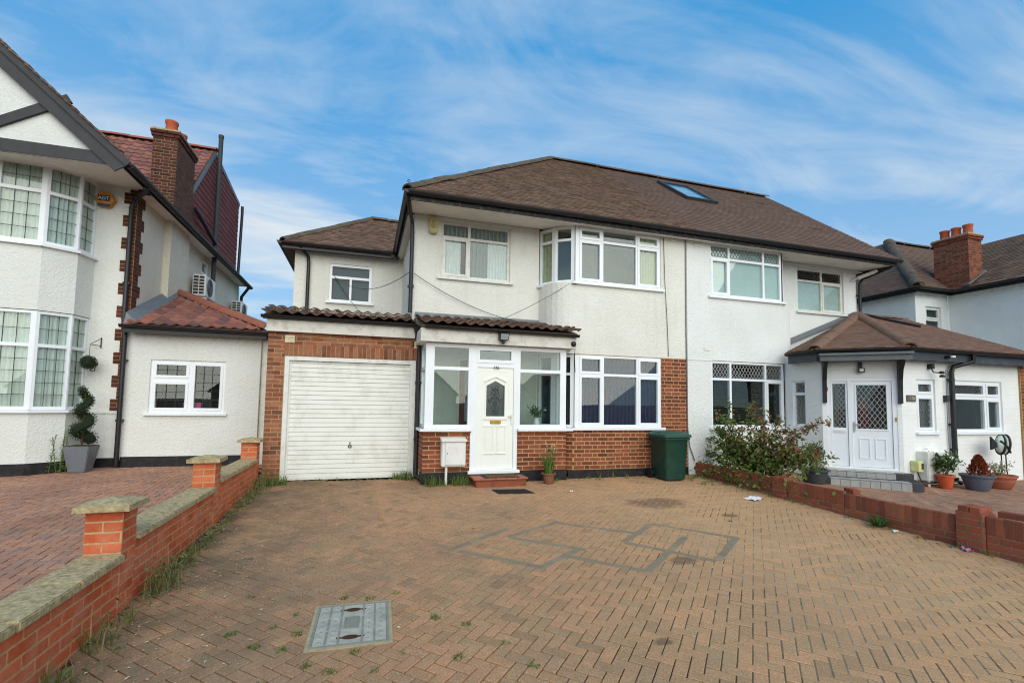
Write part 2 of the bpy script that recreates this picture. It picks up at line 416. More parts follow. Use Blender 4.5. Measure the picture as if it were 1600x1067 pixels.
for k, cols, kw in (
    ('brick_orange', [lin(182, 80, 44), lin(197, 92, 52), lin(204, 101, 63), lin(180, 82, 50)], dict(dirt=(lin(218, 178, 147), .3), dscale=5, bump=.25, fine=.22)),
    ('brick_porch', [lin(112, 58, 42), lin(138, 72, 50), lin(154, 86, 58), lin(96, 50, 40), lin(146, 74, 50)], dict(dirt=(lin(84, 56, 44), .5), dscale=9)),
    ('brick_garage', [lin(118, 69, 50), lin(145, 86, 62), lin(158, 104, 78), lin(99, 63, 54), lin(138, 77, 54)], dict(dirt=(lin(166, 134, 108), .35), dscale=8)),
    ('brick_dark', [lin(74, 41, 32), lin(92, 50, 38), lin(104, 59, 43), lin(63, 38, 32)], dict(dirt=(lin(63, 41, 34), .4), dscale=8)),
    ('brick_right', [lin(143, 76, 56), lin(168, 93, 67), lin(156, 80, 58), lin(127, 71, 56), lin(179, 106, 77)], dict(dirt=(lin(110, 78, 54), .55), dscale=6)),
    ('roof_tile', [lin(97, 74, 60), lin(116, 90, 73), lin(131, 104, 85), lin(89, 68, 59), lin(122, 93, 70)], dict(dirt=(lin(96, 88, 64), .5), dscale=2.2, bump=.6, fine=.45)),
    ('roof_tile_new', [lin(95, 75, 63), lin(111, 88, 74), lin(103, 80, 66), lin(118, 95, 80)], dict(dirt=(lin(83, 70, 58), .4), dscale=1.6, bump=.4, fine=.3)),
    ('roof_tile_porch', [lin(110, 82, 69), lin(126, 93, 76), lin(135, 103, 85), lin(116, 85, 70)], dict(dirt=(lin(99, 87, 72), .45), dscale=2.5, bump=.4, fine=.35)),
    ('roof_tile_red', [lin(151, 95, 79), lin(164, 109, 92), lin(134, 84, 73), lin(148, 99, 88), lin(106, 77, 75), lin(159, 103, 84)], dict(dirt=(lin(100, 84, 75), .5), dscale=4, bump=.35, fine=.3)),
    ('tile_hung', [lin(115, 62, 56), lin(124, 69, 62), lin(110, 60, 56), lin(131, 76, 66)], dict(dirt=(lin(96, 60, 54), .3), dscale=3, bump=.3)),
    ('pantile', [lin(96, 70, 58), lin(112, 84, 68), lin(84, 64, 56), lin(104, 78, 62)], dict(dirt=(lin(66, 60, 50), .7), dscale=7, bump=.7)),
    ('ridge_tile', [lin(81, 71, 58), lin(92, 80, 65), lin(75, 65, 54)], dict(dirt=(lin(113, 109, 96), .6), dscale=9, bump=.7)),
    ('ridge_red', [lin(155, 91, 73), lin(142, 84, 68)], dict(dirt=(lin(126, 108, 73), .5), dscale=7, bump=.4)),
    ('ridge_brown', [lin(126, 94, 78), lin(114, 86, 72)], dict(dirt=(lin(120, 112, 84), .5), dscale=7, bump=.4)),
    ('pot_clay', [lin(196, 100, 66), lin(184, 90, 60)], dict(dirt=(lin(120, 76, 60), .3), dscale=5)),
    ('tile_step', [lin(176, 176, 170), lin(160, 160, 156), lin(186, 184, 176)], dict(dirt=(lin(120, 118, 112), .4), dscale=6)),
):
    MT[k] = m_piece(k, cols, 'obj', **kw); MT[k+'_i'] = m_piece(k+'_joined', cols, 'island', **kw)

def m_painted_brick():
    n = Nodes('painted_brickwork'); p = n.pos()
    g = n.N.new('ShaderNodeTexBrick'); 
    # masonry courses show as relief under the paint; the vector follows the wall (x+y run, z up)
    sep = n.N.new('ShaderNodeSeparateXYZ'); n.L.new(p, sep.inputs[0]); cb = n.N.new('ShaderNodeCombineXYZ')
    n.L.new(n.mth('SUBTRACT', sep.outputs[0], sep.outputs[1]), cb.inputs[0]); n.L.new(sep.outputs[2], cb.inputs[1])
    n.L.new(cb.outputs[0], g.inputs['Vector']); g.inputs['Scale'].default_value = 1; g.inputs['Brick Width'].default_value = .225; g.inputs['Row Height'].default_value = .075
    g.inputs['Mortar Size'].default_value = .006; g.inputs['Mortar Smooth'].default_value = .6
    d = n.rmp(n.noise(p, 2.2, 5, .6), .45, .8)
    n.col(n.mix(n.mth('MULTIPLY', d, .4), lin(232, 234, 230), lin(206, 206, 198)))
    n.bump(n.mth('ADD', n.mth('MULTIPLY', g.outputs['Fac'], -.8), n.mth('MULTIPLY', n.noise(p, 60, 4, .6), .25)), .5, .006)
    return n.set(.6, 0, .35)
MT['painted_brick'] = m_painted_brick()

def m_paver(name, mode):
    n = Nodes(name); p = n.pos(); r = n.rand(mode)
    c = n.ramp(r, [(0, lin(157, 125, 93)), (.18, lin(188, 142, 102)), (.34, lin(172, 137, 102)), (.5, lin(199, 147, 107)), (.66, lin(178, 143, 105)), (.82, lin(192, 143, 105)), (1, lin(169, 138, 102))])
    g = n.noise(p, 85, 4, .85)
    c = n.mix(.75, c, n.ramp(g, [(.3, (.35, .34, .32, 1)), (.5, (.95, .95, .95, 1)), (.60, (1.3, 1.26, 1.2, 1)), (.70, (2.3, 2.25, 2.1, 1))]), 'MULTIPLY')
    # worn areas: redder track toward the garage, sandy toward the right-hand side (colour of the worn pavers)
    sep = n.N.new('ShaderNodeSeparateXYZ'); n.L.new(p, sep.inputs[0])
    big = n.noise(p, .55, 4, .6)
    red = n.mth('MULTIPLY', n.rmp(big, .42, .62), .5)
    c = n.mix(red, c, n.mix(.4, c, lin(172, 112, 88)))
    mot = n.rmp(n.noise(p, 9, 6, .7), .35, .7); c = n.mix(n.mth('MULTIPLY', mot, .45), c, n.mix(.55, c, lin(98, 88, 70)))
    sp = n.rmp(n.noise(p, 120, 1, .5), .68, .74); c = n.mix(n.mth('MULTIPLY', sp, .55), c, lin(214, 204, 182))
    sp2 = n.rmp(n.noise(n.mapped(p, (1, 1, 1), (0, 0, 0), (7, 3, 1)), 110, 1, .5), .68, .74); c = n.mix(n.mth('MULTIPLY', sp2, .5), c, lin(60, 52, 44))
    gr2 = n.rmp(n.noise(n.mapped(p, (1, 1, 1), (0, 0, 0), (11, 5, 0)), .9, 5, .65), .45, .68); c = n.mix(n.mth('MULTIPLY', gr2, .5), c, n.mix(.6, c, lin(112, 104, 88)))
    sand = n.mth('MULTIPLY', n.rmp(sep.outputs[0], 1.2, 4.2), .55)
    c = n.mix(sand, c, n.mix(.6, c, lin(216, 171, 119)))
    # dark damp edges and moss near the left wall, oil stains
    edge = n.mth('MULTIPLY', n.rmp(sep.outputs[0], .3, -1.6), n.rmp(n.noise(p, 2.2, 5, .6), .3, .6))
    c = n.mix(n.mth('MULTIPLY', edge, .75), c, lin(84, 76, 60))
    back = n.mth('MULTIPLY', n.rmp(sep.outputs[1], 7.2, 8.9), n.rmp(n.noise(p, 1.4, 5, .6), .3, .6))
    c = n.mix(n.mth('MULTIPLY', back, .5), c, lin(84, 70, 56))
    lich = n.rmp(n.noise(p, 42, 3, .6), .66, .70); lm = n.mth('MULTIPLY', lich, n.rmp(sep.outputs[0], .6, -1.6))
    c = n.mix(n.mth('MULTIPLY', lm, .75), c, lin(186, 180, 160))
    for (x, y, rad, col) in ((4.3, 6.4, .6, lin(92, 62, 52)), (3.15, 4.2, .22, lin(84, 66, 54)), (4.9, 5.55, .16, lin(80, 62, 50)), (2.0, 2.9, .1, lin(70, 54, 46))):
        cb = n.N.new('ShaderNodeCombineXYZ'); cb.inputs[0].default_value = x; cb.inputs[1].default_value = y
        q = n.N.new('ShaderNodeVectorMath'); q.operation = 'SUBTRACT'; n.L.new(p, q.inputs[0]); n.L.new(cb.outputs[0], q.inputs[1])
        qm = n.mapped(q.outputs[0], (1/rad, 1.6/rad, 0)); le = n.N.new('ShaderNodeVectorMath'); le.operation = 'LENGTH'; n.L.new(qm, le.inputs[0])
        dd = n.mth('ADD', le.outputs['Value'], n.mth('MULTIPLY', n.mth('SUBTRACT', n.noise(p, 5, 5, .7), .5), 1.6))
        c = n.mix(n.mth('MULTIPLY', n.rmp(dd, 1.0, .55), .6), c, col)
    n.col(c); n.bump(g, .45, .004); return n.set(.88, 0, .3)
MT['paver'] = m_paver('block_paver', 'obj'); MT['paver_i'] = m_paver('block_paver_joined', 'island')
GR = [lin(135, 123, 101), lin(149, 133, 108), lin(141, 124, 101), lin(159, 140, 111)]
MT['paver_grey'] = m_piece('block_paver_grey', GR, 'obj', dirt=(lin(146, 122, 98), .5), bump=.45, bscale=150, fine=.5)
MT['paver_grey_i'] = m_piece('block_paver_grey_joined', GR, 'island', dirt=(lin(146, 122, 98), .5), bump=.45, bscale=150, fine=.5)
RD = [lin(171, 124, 98), lin(187, 136, 107), lin(175, 130, 107), lin(158, 126, 109), lin(192, 142, 114)]
MT['paver_red_i'] = m_piece('forecourt_paver', RD, 'island', dirt=(lin(104, 74, 62), .5), dscale=1.2, bump=.4, bscale=150, fine=.4)
MT['paver_red'] = m_piece('forecourt_paver_single', RD, 'obj', dirt=(lin(104, 74, 62), .5), dscale=1.2, bump=.4, bscale=150, fine=.4)
RT = [lin(154, 117, 95), lin(174, 132, 106), lin(165, 123, 99), lin(141, 110, 92)]
MT['paver_tan_i'] = m_piece('neighbour_paver', RT, 'island', dirt=(lin(110, 90, 76), .5), dscale=1.2, bump=.4, bscale=150, fine=.35)
def m_joint():
    n = Nodes('paver_joint_sand'); p = n.pos(); sep = n.N.new('ShaderNodeSeparateXYZ'); n.L.new(p, sep.inputs[0])
    t = n.mth('MULTIPLY', n.rmp(sep.outputs[0], 1.8, 4.2), n.rmp(n.noise(p, 1.5, 5, .6), .34, .54))
    c = n.mix(t, n.mix(n.rmp(n.noise(p, 3, 5, .6), .4, .65), lin(66, 58, 46), lin(58, 66, 36)), lin(176, 160, 136))
    n.col(c); n.bump(n.noise(p, 90, 4, .7), .6, .006); return n.set(.95, 0, .1)
MT['joint'] = m_joint()
MT['soil'] = m_plain('bare_ground', lin(92, 84, 66), .95, 0, .1, .2, 3, .5, (lin(74, 84, 48), 1.3, .7))
MT['asphalt'] = m_plain('asphalt', lin(74, 74, 76), .9, 0, .2, .12, 40, .6)
MT['pavement'] = m_plain('footway_concrete', lin(140, 136, 128), .9, 0, .2, .1, 12, .4)
MT['grass'] = m_leaf('grass_blades', [lin(74, 104, 40), lin(98, 128, 54), lin(120, 136, 70), lin(84, 116, 48)])
MT['dry'] = m_leaf('dry_stalks', [lin(166, 148, 104), lin(140, 124, 82), lin(112, 120, 70)])

# ---------------------------------------------------------------- windows
def clip_seg(p, d, w, h):
    t0, t1 = -1e9, 1e9
    for a, b, lim in ((p[0], d[0], w), (p[1], d[1], h)):
        if abs(b) < 1e-9:
            if a < 0 or a > lim: return None
            continue
        x, y = -a/b, (lim-a)/b
        if x > y: x, y = y, x
        t0, t1 = max(t0, x), min(t1, y)
    if t1-t0 < .01: return None
    return (p[0]+d[0]*t0, p[1]+d[1]*t0), (p[0]+d[0]*t1, p[1]+d[1]*t1)
def add_lead(mb, O, U, u0, u1, z0, z1, kind, n=-.012, wd=.008):
    w, h = u1-u0, z1-z0; segs = []
    if kind[0] == 'sq':
        c, r = kind[1], kind[2]
        for i in range(1, c): segs.append(((w*i/c, 0), (w*i/c, h)))
        for i in range(1, r): segs.append(((0, h*i/r), (w, h*i/r)))
    else:
        pw, ph = kind[1], kind[2]
        for sgn in (1, -1):
            d = Vector((pw, sgn*ph)).normalized()
            k0 = -int(h/ph)-2
            for k in range(k0, int(w/pw)+3+int(h/ph)):
                q = clip_seg((k*pw, 0 if sgn > 0 else 0), (d[0], d[1]), w, h)
                if q: segs.append(q)
    for a, b in segs:
        dx, dz = b[0]-a[0], b[1]-a[1]; l = math.hypot(dx, dz); px, pz = -dz/l*wd/2, dx/l*wd/2
        P = lambda u, z, nn: (O[0]+U[0]*(u0+u)+U[1]*nn, O[1]+U[1]*(u0+u)-U[0]*nn, O[2]+z0+z)
        f = [(a[0]+px, a[1]+pz), (a[0]-px, a[1]-pz), (b[0]-px, b[1]-pz), (b[0]+px, b[1]+pz)]
        mb.hexa([P(x, z, n-.003) for x, z in f]+[P(x, z, n+.004) for x, z in f])
def window(parent, O, U, W, H, cells, mat='upvc', glass='glass', sill=.05, lead=None, leadmat='lead', depth=.07, name='window', sillmat=None, inset=.0, sill_ext=.06, only_frame=False):
    """cells: (u0,u1,z0,z1,sash) openings inside the frame; O bottom-left on the outer wall face; frame face is `inset` behind it"""
    O = (O[0]-U[1]*inset, O[1]+U[0]*inset, O[2])
    mb = MB(); mb.slab(O, U, 0, W, 0, H, [c[:4] for c in cells], -depth, 0)
    panes, lm = [], MB()
    for c in cells:
        a, b, z0, z1 = c[:4]
        if c[4]:
            s = .038; mb.slab(O, U, a-.012, b+.012, z0-.012, z1+.012, [(a+s, b-s, z0+s, z1-s)], -.05, .012)
            a, b, z0, z1 = a+s, b-s, z0+s, z1-s
        panes.append((a, b, z0, z1))
        ld = c[5] if len(c) > 5 else lead
        if ld: add_lead(lm, O, U, a, b, z0, z1, ld, -.024)
    w = mb.build(name, MT[mat], parent)
    for a, b, z0, z1 in panes:
        MB().obox(O, U, a-.004, b+.004, -.034, -.030, z0-.004, z1+.004).build('pane', MT[glass], w)
    if lm.v: lm.build('leading', MT[leadmat], w)
    if sill:
        MB().obox(O, U, -sill_ext, W+sill_ext, -.02, inset+.055, -.05, -.002).build('sill', MT[sillmat or mat], w)
    return w
def grid(us, zs, sash=(), skip=()):
    """cells from split positions with frame bars of width f between them"""
    f = .05; out = []
    for i in range(len(us)-1):
        for j in range(len(zs)-1):
            if (i, j) in skip: continue
            a = us[i]+(f if i == 0 else f/2); b = us[i+1]-(f if i == len(us)-2 else f/2)
            c = zs[j]+(f if j == 0 else f/2); d = zs[j+1]-(f if j == len(zs)-2 else f/2)
            out.append((a, b, c, d, (i, j) in sash))
    return out
def curtain(O, U, u0, u1, z0, z1, n, mat, label, waves=10, amp=.025, cat='curtain', group=None, gather=0.):
    mb = MB(); k = max(8, waves*6); P = lambda u, nn, z: (O[0]+U[0]*u+U[1]*nn, O[1]+U[1]*u-U[0]*nn, O[2]+z)
    ph = random.uniform(0, 6)
    for j, z in enumerate((z0, (z0+z1)/2, z1)):
        for i in range(k+1):
            t = i/k; sq = 1-gather*(.5-abs(j-1)*.5)
            mb.v.append(P(u0+(u1-u0)*t*sq, n+amp*math.sin(ph+t*waves*6.283+.5*math.sin(t*9+j*.4))*(1.-.25*(j == 2)), z))
    for j in range(2):
        for i in range(k): mb.f.append((j*(k+1)+i, j*(k+1)+i+1, (j+1)*(k+1)+i+1, (j+1)*(k+1)+i))
    o = mb.build('curtain', MT[mat], None, smooth=True, label=label, cat=cat, group=group); return o

# ---------------------------------------------------------------- roofs
def t_plain(w, l, t=.014): # tile: x across, y up the slope, underside left open
    x, y = w/2-.002, l/2
    return ([(-x, -y, 0), (x, -y, 0), (x, y, 0), (-x, y, 0), (-x, -y, t), (x, -y, t), (x, y, t), (-x, y, t)], [(4, 5, 6, 7), (0, 1, 5, 4), (1, 2, 6, 5), (3, 0, 4, 7)])
def t_wave(w, l, amp=.03, t=.016, seg=8, skew=1.):
    vs, fs = [], []
    for yy in (-l/2, l/2):
        for k in range(seg+1):
            a = k/seg; vs.append((-w/2+w*a, yy, amp*math.cos(a*2*math.pi)))
    for k in range(seg+1): a = k/seg; vs.append((-w/2+w*a, -l/2, amp*math.cos(a*2*math.pi)-t))
    n = seg+1
    for k in range(seg): fs.append((k, k+1, n+k+1, n+k)); fs.append((2*n+k, 2*n+k+1, k+1, k))
    return (vs, fs, 'smooth')
def tile_plane(reg, o, u, v, rows, gauge, tw, tmpl, urange, jit=.004, tilt=.08, lift=.02, l=None, clipw=True, parent=None, bond=True):
    u = Vector(u).normalized(); v = Vector(v).normalized(); n = u.cross(v).normalized()
    v2 = (v-n*tilt).normalized(); n2 = u.cross(v2)
    l = l or gauge*1.7
    for r in range(rows):
        vm = r*gauge
        lo, hi = urange(vm+gauge*.5)
        if hi-lo < .03: continue
        a = math.floor(lo/tw)*tw-(tw/2 if (r % 2 and bond) else 0)
        while a < hi:
            p, q = max(a, lo), min(a+tw, hi); a += tw
            if q-p < tw*.15: continue
            s = (q-p)/tw if clipw else 1
            c = o+u*((p+q)/2)+v*(vm+l/2-.02+random.uniform(-jit, jit))+n*(lift+random.uniform(0, jit))
            Mx = Matrix(((u.x*s, v2.x, n2.x, c.x), (u.y*s, v2.y, n2.y, c.y), (u.z*s, v2.z, n2.z, c.z), (0, 0, 0, 1)))
            reg.add(tmpl, Mx, parent)
def ridge_line(reg, a, b, w=.24, h=.09, step=.42, sag=0):
    a, b = Vector(a), Vector(b); d = b-a; L = d.length; d.normalize(); k = max(1, int(L/step)); st = L/k
    s = d.cross(Vector((0, 0, 1))).normalized(); n = s.cross(d).normalized(); seg = 6
    key = (round(w, 3), round(h, 3), round(st, 4))
    if key not in RT_CACHE:
        vs, fs = [], []
        for yy in (-st/2, st/2):
            for i in range(seg+1):
                an = math.pi*i/seg; vs.append((-w/2*math.cos(an), yy, h*math.sin(an)-.02))
        for i in range(seg+1):
            an = math.pi*i/seg; vs.append((-w/2*.84*math.cos(an), -st/2, h*.8*math.sin(an)-.03))
        m = seg+1
        for i in range(seg): fs.append((i, i+1, m+i+1, m+i)); fs.append((2*m+i, 2*m+i+1, i+1, i))
        RT_CACHE[key] = (vs, fs, 'smooth')
    t = RT_CACHE[key]
    for i in range(k):
        c = a+d*((i+.5)*st)+n*random.uniform(-.006, .01); s2 = (s+d*random.uniform(-.03, .03)).normalized(); n2 = s2.cross(d).normalized()
        reg.add(t, Matrix(((s2.x, d.x, n2.x, c.x), (s2.y, d.y, n2.y, c.y), (s2.z, d.z, n2.z, c.z), (0, 0, 0, 1))))
RT_CACHE = {}

# ---------------------------------------------------------------- ground
GS = .033
def gz(y): return GS*(y-9.04)
GN = Vector((0, -GS, 1)).normalized(); GY = Vector((0, 1, GS)).normalized()
def build_ground():
    mb = MB(); mb.poly([(-900, -900, -.62), (900, -900, -.62), (900, 1.0, -.62), (-900, 1.0, -.62)])
    mb.poly([(-900, 1.0, -.62), (900, 1.0, -.62), (900, 60, -.62), (-900, 60, -.62)])
    mb.poly([(-900, 60, -.62), (900, 60, -.62), (900, 1500, -.62), (-900, 1500, -.62)])
    mb.build('ground', MT['soil'], kind='structure')
    MB().plate([(-60, -.6, gz(-.6)-.03), (80, -.6, gz(-.6)-.03), (80, 40, gz(9.04)+.0), (-60, 40, gz(9.04)+.0)][::1], (0, 0, -.5)).build('plot_soil', MT['soil'], kind='structure') if False else None
    MB().plate([(-60, .3, gz(.3)-.06), (80, .3, gz(.3)-.06), (80, 11.5, gz(11.5)-.06), (-60, 11.5, gz(11.5)-.06), (-60, 30, gz(11.5)-.06), (80, 30, gz(11.5)-.06)][0:4], (0, 0, -.45)).build('plot', MT['soil'], kind='structure')
    MB().box(-60, 80, -2.2, .3, -.75, gz(.3)-.04).build('footway', MT['pavement'], kind='structure')
    MB().box(-60, 80, -10.2, -2.2, -.75, -.47).build('road', MT['asphalt'], kind='structure')
    MB().box(-60, 80, -12.6, -10.2, -.75, -.34).build('footway', MT['pavement'], kind='structure')
PW = .0875
T_PAVE = tmpl_box(2*PW-.007, PW-.007, .05, .0035)
def herringbone(x0, x1, y0, y1, ang, w, reg, inside, grey=None, reg_grey=None, off=(0, 0)):
    ca, sa = math.cos(ang), math.sin(ang)
    cx, cy = (x0+x1)/2, (y0+y1)/2; R_ = int(math.hypot(x1-x0, y1-y0)/2/w)+4
    for i in range(-R_, R_):
        for j in range(-R_, R_):
            c = (i-j) % 4
            if c == 0: a, b, rot = i+1, j+.5, 0
            elif c == 3: a, b, rot = i+.5, j+1, math.pi/2
            else: continue
            px, py = a*w+off[0], b*w+off[1]
            x, y = cx+px*ca-py*sa, cy+px*sa+py*ca
            if not (x0 < x < x1 and y0 < y < y1) or not inside(x, y): continue
            th = ang+rot+random.uniform(-.012, .012); ex = Vector((math.cos(th), math.sin(th), 0)); ex = (ex-GN*ex.dot(GN)).normalized()
            tl = GN+Vector((random.uniform(-.010, .010), random.uniform(-.010, .010), 0)); ez = (tl-ex*tl.dot(ex)).normalized(); ey = ez.cross(ex)
            z = gz(y)-.025+random.uniform(-.0025, .0025)
            m = Matrix(((ex.x, ey.x, ez.x, x), (ex.y, ey.y, ez.y, y), (ex.z, ey.z, ez.z, z), (0, 0, 0, 1)))
            (reg_grey if (grey and grey(x, y)) else reg).add(T_PAVE, m)
def seg_d(p, a, b):
    dx, dy = b[0]-a[0], b[1]-a[1]; t = max(0, min(1, ((p[0]-a[0])*dx+(p[1]-a[1])*dy)/(dx*dx+dy*dy)))
    return math.hypot(p[0]-a[0]-t*dx, p[1]-a[1]-t*dy)
def build_paving():
    dr = MB().plate([(-1.66, 1.0, gz(1.0)-.016), (1.2, 1.0, gz(1.0)-.012), (1.2, 9.05, gz(9.05)-.012), (-1.66, 9.05, gz(9.05)-.016)], (0, 0, -.04)).plate([(1.2, 1.0, gz(1.0)-.012), (2.8, 1.0, gz(1.0)-.0035), (2.8, 9.05, gz(9.05)-.0035), (1.2, 9.05, gz(9.05)-.012)], (0, 0, -.04)).plate([(2.8, 1.0, gz(1.0)-.0035), (6.62, 1.0, gz(1.0)-.003), (6.62, 9.05, gz(9.05)-.003), (2.8, 9.05, gz(9.05)-.0035)], (0, 0, -.04)).build('driveway', MT['joint'], kind='structure')
    pv = Pieces('paver', dr, MT['paver'], MT['paver_i'], 300, 'paver_field'); gp = Pieces('grey_paver', dr, MT['paver_grey'], MT['paver_grey_i'], 120, 'grey_paver_band')
    man = lambda x, y: -.20 < x < .14 and 3.45 < y < 3.88
    lines = [((.88, 5.0), (1.7, 5.6)), ((.97, 4.97), (1.68, 4.33)), ((1.62, 5.3), (2.43, 5.75)), ((2.4, 5.7), (3.2, 5.05)), ((2.02, 4.57), (2.6, 4.02)), ((2.6, 4.02), (3.65, 4.85)),
             ((2.83, 4.84), (3.56, 5.4)), ((3.56, 5.4), (4.25, 4.67)), ((3.47, 4.1), (4.25, 4.7)), ((2.83, 4.84), (3.45, 4.09)), ((1.65, 5.25), (2.3, 4.7)), ((1.68, 4.36), (2.25, 4.75))]
    dn = lambda x, y: min(seg_d((x, y), a, b) for a, b in lines)
    herringbone(-1.64, 6.58, 1.0, 9.0, R(-44), PW, pv, lambda x, y: not man(x, y))
    for a, b in lines:                                  # straight single courses of grey pavers cut into the herringbone
        th = math.atan2(b[1]-a[1], b[0]-a[0]); L_ = math.hypot(b[0]-a[0], b[1]-a[1]); k = max(1, round(L_/(2*PW)))
        for i in range(k):
            t_ = (i+.5)/k; x, y = a[0]+(b[0]-a[0])*t_, a[1]+(b[1]-a[1])*t_; ex = Vector((math.cos(th), math.sin(th), 0)); ex = (ex-GN*ex.dot(GN)).normalized(); ey = GN.cross(ex)
            z = gz(y)-.0205+random.uniform(-.001, .001); s_ = L_/k/(2*PW)
            gp.add(T_PAVE, Matrix(((ex.x*s_, ey.x, GN.x, x), (ex.y*s_, ey.y, GN.y, y), (ex.z*s_, ey.z, GN.z, z), (0, 0, 0, 1))))
    pv.flush(); gp.flush()
    # left forecourt and right forecourt
    lf = MB().plate([(-12, 1.0, gz(1)-.012), (-1.86, 1.0, gz(1)-.012), (-1.86, 11.0, gz(11)-.012), (-12, 11.0, gz(11)-.012)], (0, 0, -.04)).build('left_forecourt', MT['joint'], kind='structure')
    p1 = Pieces('paver', lf, MT['paver_red'], MT['paver_red_i'], 160, 'paver_field')
    herringbone(-9.5, -1.9, 2.4, 10.98, R(4), PW, p1, lambda x, y: x > -1.1*y-.2)
    p1.flush()
    rf = MB().plate([(6.72, 1.0, gz(1)-.012), (16, 1.0, gz(1)-.012), (16, 9.3, gz(9.3)-.012), (6.72, 9.3, gz(9.3)-.012)], (0, 0, -.04)).build('right_forecourt', MT['joint'], kind='structure')
    p2 = Pieces('paver', rf, MT['paver_tan_i'], MT['paver_tan_i'], 0, 'paver_field')
    herringbone(6.75, 14.5, 2.6, 8.9, R(2), PW, p2, lambda x, y: True)
    p2.flush()
build_ground(); build_paving()
def tile_poly(reg, pts, gauge, tw, tmpl, lift=.02, l=None, jit=.004, tilt=.08, bond=True, clipw=True, inset=0.):
    """fill a planar polygon with courses; pts[0]->pts[1] is the eave, left to right seen from outside"""
    P = [Vector(p) for p in pts]; u = (P[1]-P[0]).normalized()
    n = None
    for q in P[2:]:
        c = u.cross(q-P[0])
        if c.length > 1e-4: n = c.normalized(); break
    v = n.cross(u).normalized(); o = P[0]
    Q = [((p-o).dot(u), (p-o).dot(v)) for p in P]; vm = max(q[1] for q in Q)
    def ur(vv):
        xs = []
        for (a, b), (c, d) in zip(Q, Q[1:]+Q[:1]):
            if (b-vv)*(d-vv) <= 0 and abs(d-b) > 1e-9: xs.append(a+(c-a)*(vv-b)/(d-b))
        return (min(xs)+inset, max(xs)-inset) if len(xs) > 1 else (0, 0)
    tile_plane(reg, o, u, v, int((vm-gauge*.4)/gauge)+1, gauge, tw, tmpl, lambda vv: ur(min(vv, vm-1e-4)), jit, tilt, lift, l, clipw, None, bond)
def deck(parent, polys, mat, name='roof_deck', th=.03):
    mb = MB()
    for p in polys: mb.plate(p, (0, 0, -th))
    return mb.build(name, mat, parent)
def downpipe(parent, pts, r=.036, clips=(), name='downpipe'):
    mb = MB(); mb.tube(pts, r, 10)
    o = mb.build(name, MT['black'], parent, smooth='auto')
    for c in clips: MB().box(c[0]-.055, c[0]+.055, c[1]-.045, c[1]+.05, c[2]-.02, c[2]+.02).build('pipe_clip', MT['black'], o)
    return o
T_TILE = t_plain(.165, .17, .026); T_TILE_B = t_plain(.20, .30, .016); T_SM = t_plain(.20, .19, .012)

# ================================================================ the house with the garage and porch
H1 = thing('semi_detached_house', (3, 9, 0), 'off-white rendered semi-detached house with attached garage and glazed porch, mossy brown roof', 'house')
X0, XP, X1 = .80, 6.45, 12.10
EZ = 5.04; RY, RZ = 12.5, 8.42; EY = 8.2
def arc(P0, C_, P2, k=7): return [((1-t)**2*P0[0]+2*t*(1-t)*C_[0]+t*t*P2[0], (1-t)**2*P0[1]+2*t*(1-t)*C_[1]+t*t*P2[1]) for t in [i/k for i in range(k+1)]]
BP = [(3.33, 9.04), (3.54, 8.70), (3.87, 8.45)]            # bay facets
BPr = [(9.03, 8.45), (9.36, 8.70), (9.57, 9.04)]
def band(mb, pts, z0, z1, th=.2):
    for (a, b), (c, d) in zip(pts, pts[1:]):
        l = math.hypot(c-a, d-b); mb.slab((a, b, 0), ((c-a)/l, (d-b)/l), 0, l, z0, z1, [], -th, 0)
def walls_main():
    m = MB(); m.slab((X0, 9.04, 0), (1, 0), .003, 2.53, -.1, 4.97, [(.51, 1.91, 3.80, 4.90), (.93, 1.85, .14, 2.2)], -.25, 0)
    band(m, arc(BP[0], (3.42, 8.47), BP[2]), 2.37, 3.775)
    m.slab((3.87, 8.45, 0), (1, 0), 0, 2.575, 2.37, 4.97, [(0, 1.95, 3.78, 4.94)], -.2, 0)
    m.slab((X0, 16.6, 0), (0, -1), 0, 7.552, -.1, 5.0, [], -.25, 0)             # flank
    m.slab((XP, 16.6, 0), (-1, 0), 0, 5.65, -.1, 5.0, [], -.25, 0)             # back
    m.box(XP-.1, XP-.005, 8.7, 16.5, 0, 5.0)
    m.build('wall', MT['render'], H1)
    e = MB(); e.slab((-1.67, 12.0, 0), (1, 0), .003, 2.47, 0, 5.02, [(.77, 1.74, 3.75, 4.66)], -.25, 0)
    e.slab((-1.67, 17, 0), (0, -1), 0, 4.992, 0, 5.018, [], -.25, 0); e.slab((.8, 17, 0), (-1, 0), 0, 2.47, 0, 5.02, [], -.2, 0)
    e.build('side_extension_wall', MT['render'], H1)
    # inner plaster seen through the porch, and upstairs / downstairs rooms behind the glass
    i = MB(); i.box(1.08, 1.70, 9.02, 9.036, .12, 2.44); i.box(2.68, 3.3, 9.02, 9.036, .12, 2.44); i.box(1.70, 2.68, 9.02, 9.036, 2.22, 2.44)
    i.box(.98, 3.7, 8.42, 9.04, .08, .13); i.box(.98, 3.7, 8.42, 9.03, 2.46, 2.48)
    i.build('porch_lining', MT['inside'], H1)
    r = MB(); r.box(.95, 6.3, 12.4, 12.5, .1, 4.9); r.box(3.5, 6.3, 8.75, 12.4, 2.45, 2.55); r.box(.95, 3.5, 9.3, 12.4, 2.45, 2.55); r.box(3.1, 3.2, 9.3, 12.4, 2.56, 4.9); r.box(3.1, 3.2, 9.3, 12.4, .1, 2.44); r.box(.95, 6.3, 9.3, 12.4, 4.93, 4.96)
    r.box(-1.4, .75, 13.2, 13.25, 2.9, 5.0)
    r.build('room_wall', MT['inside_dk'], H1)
walls_main()
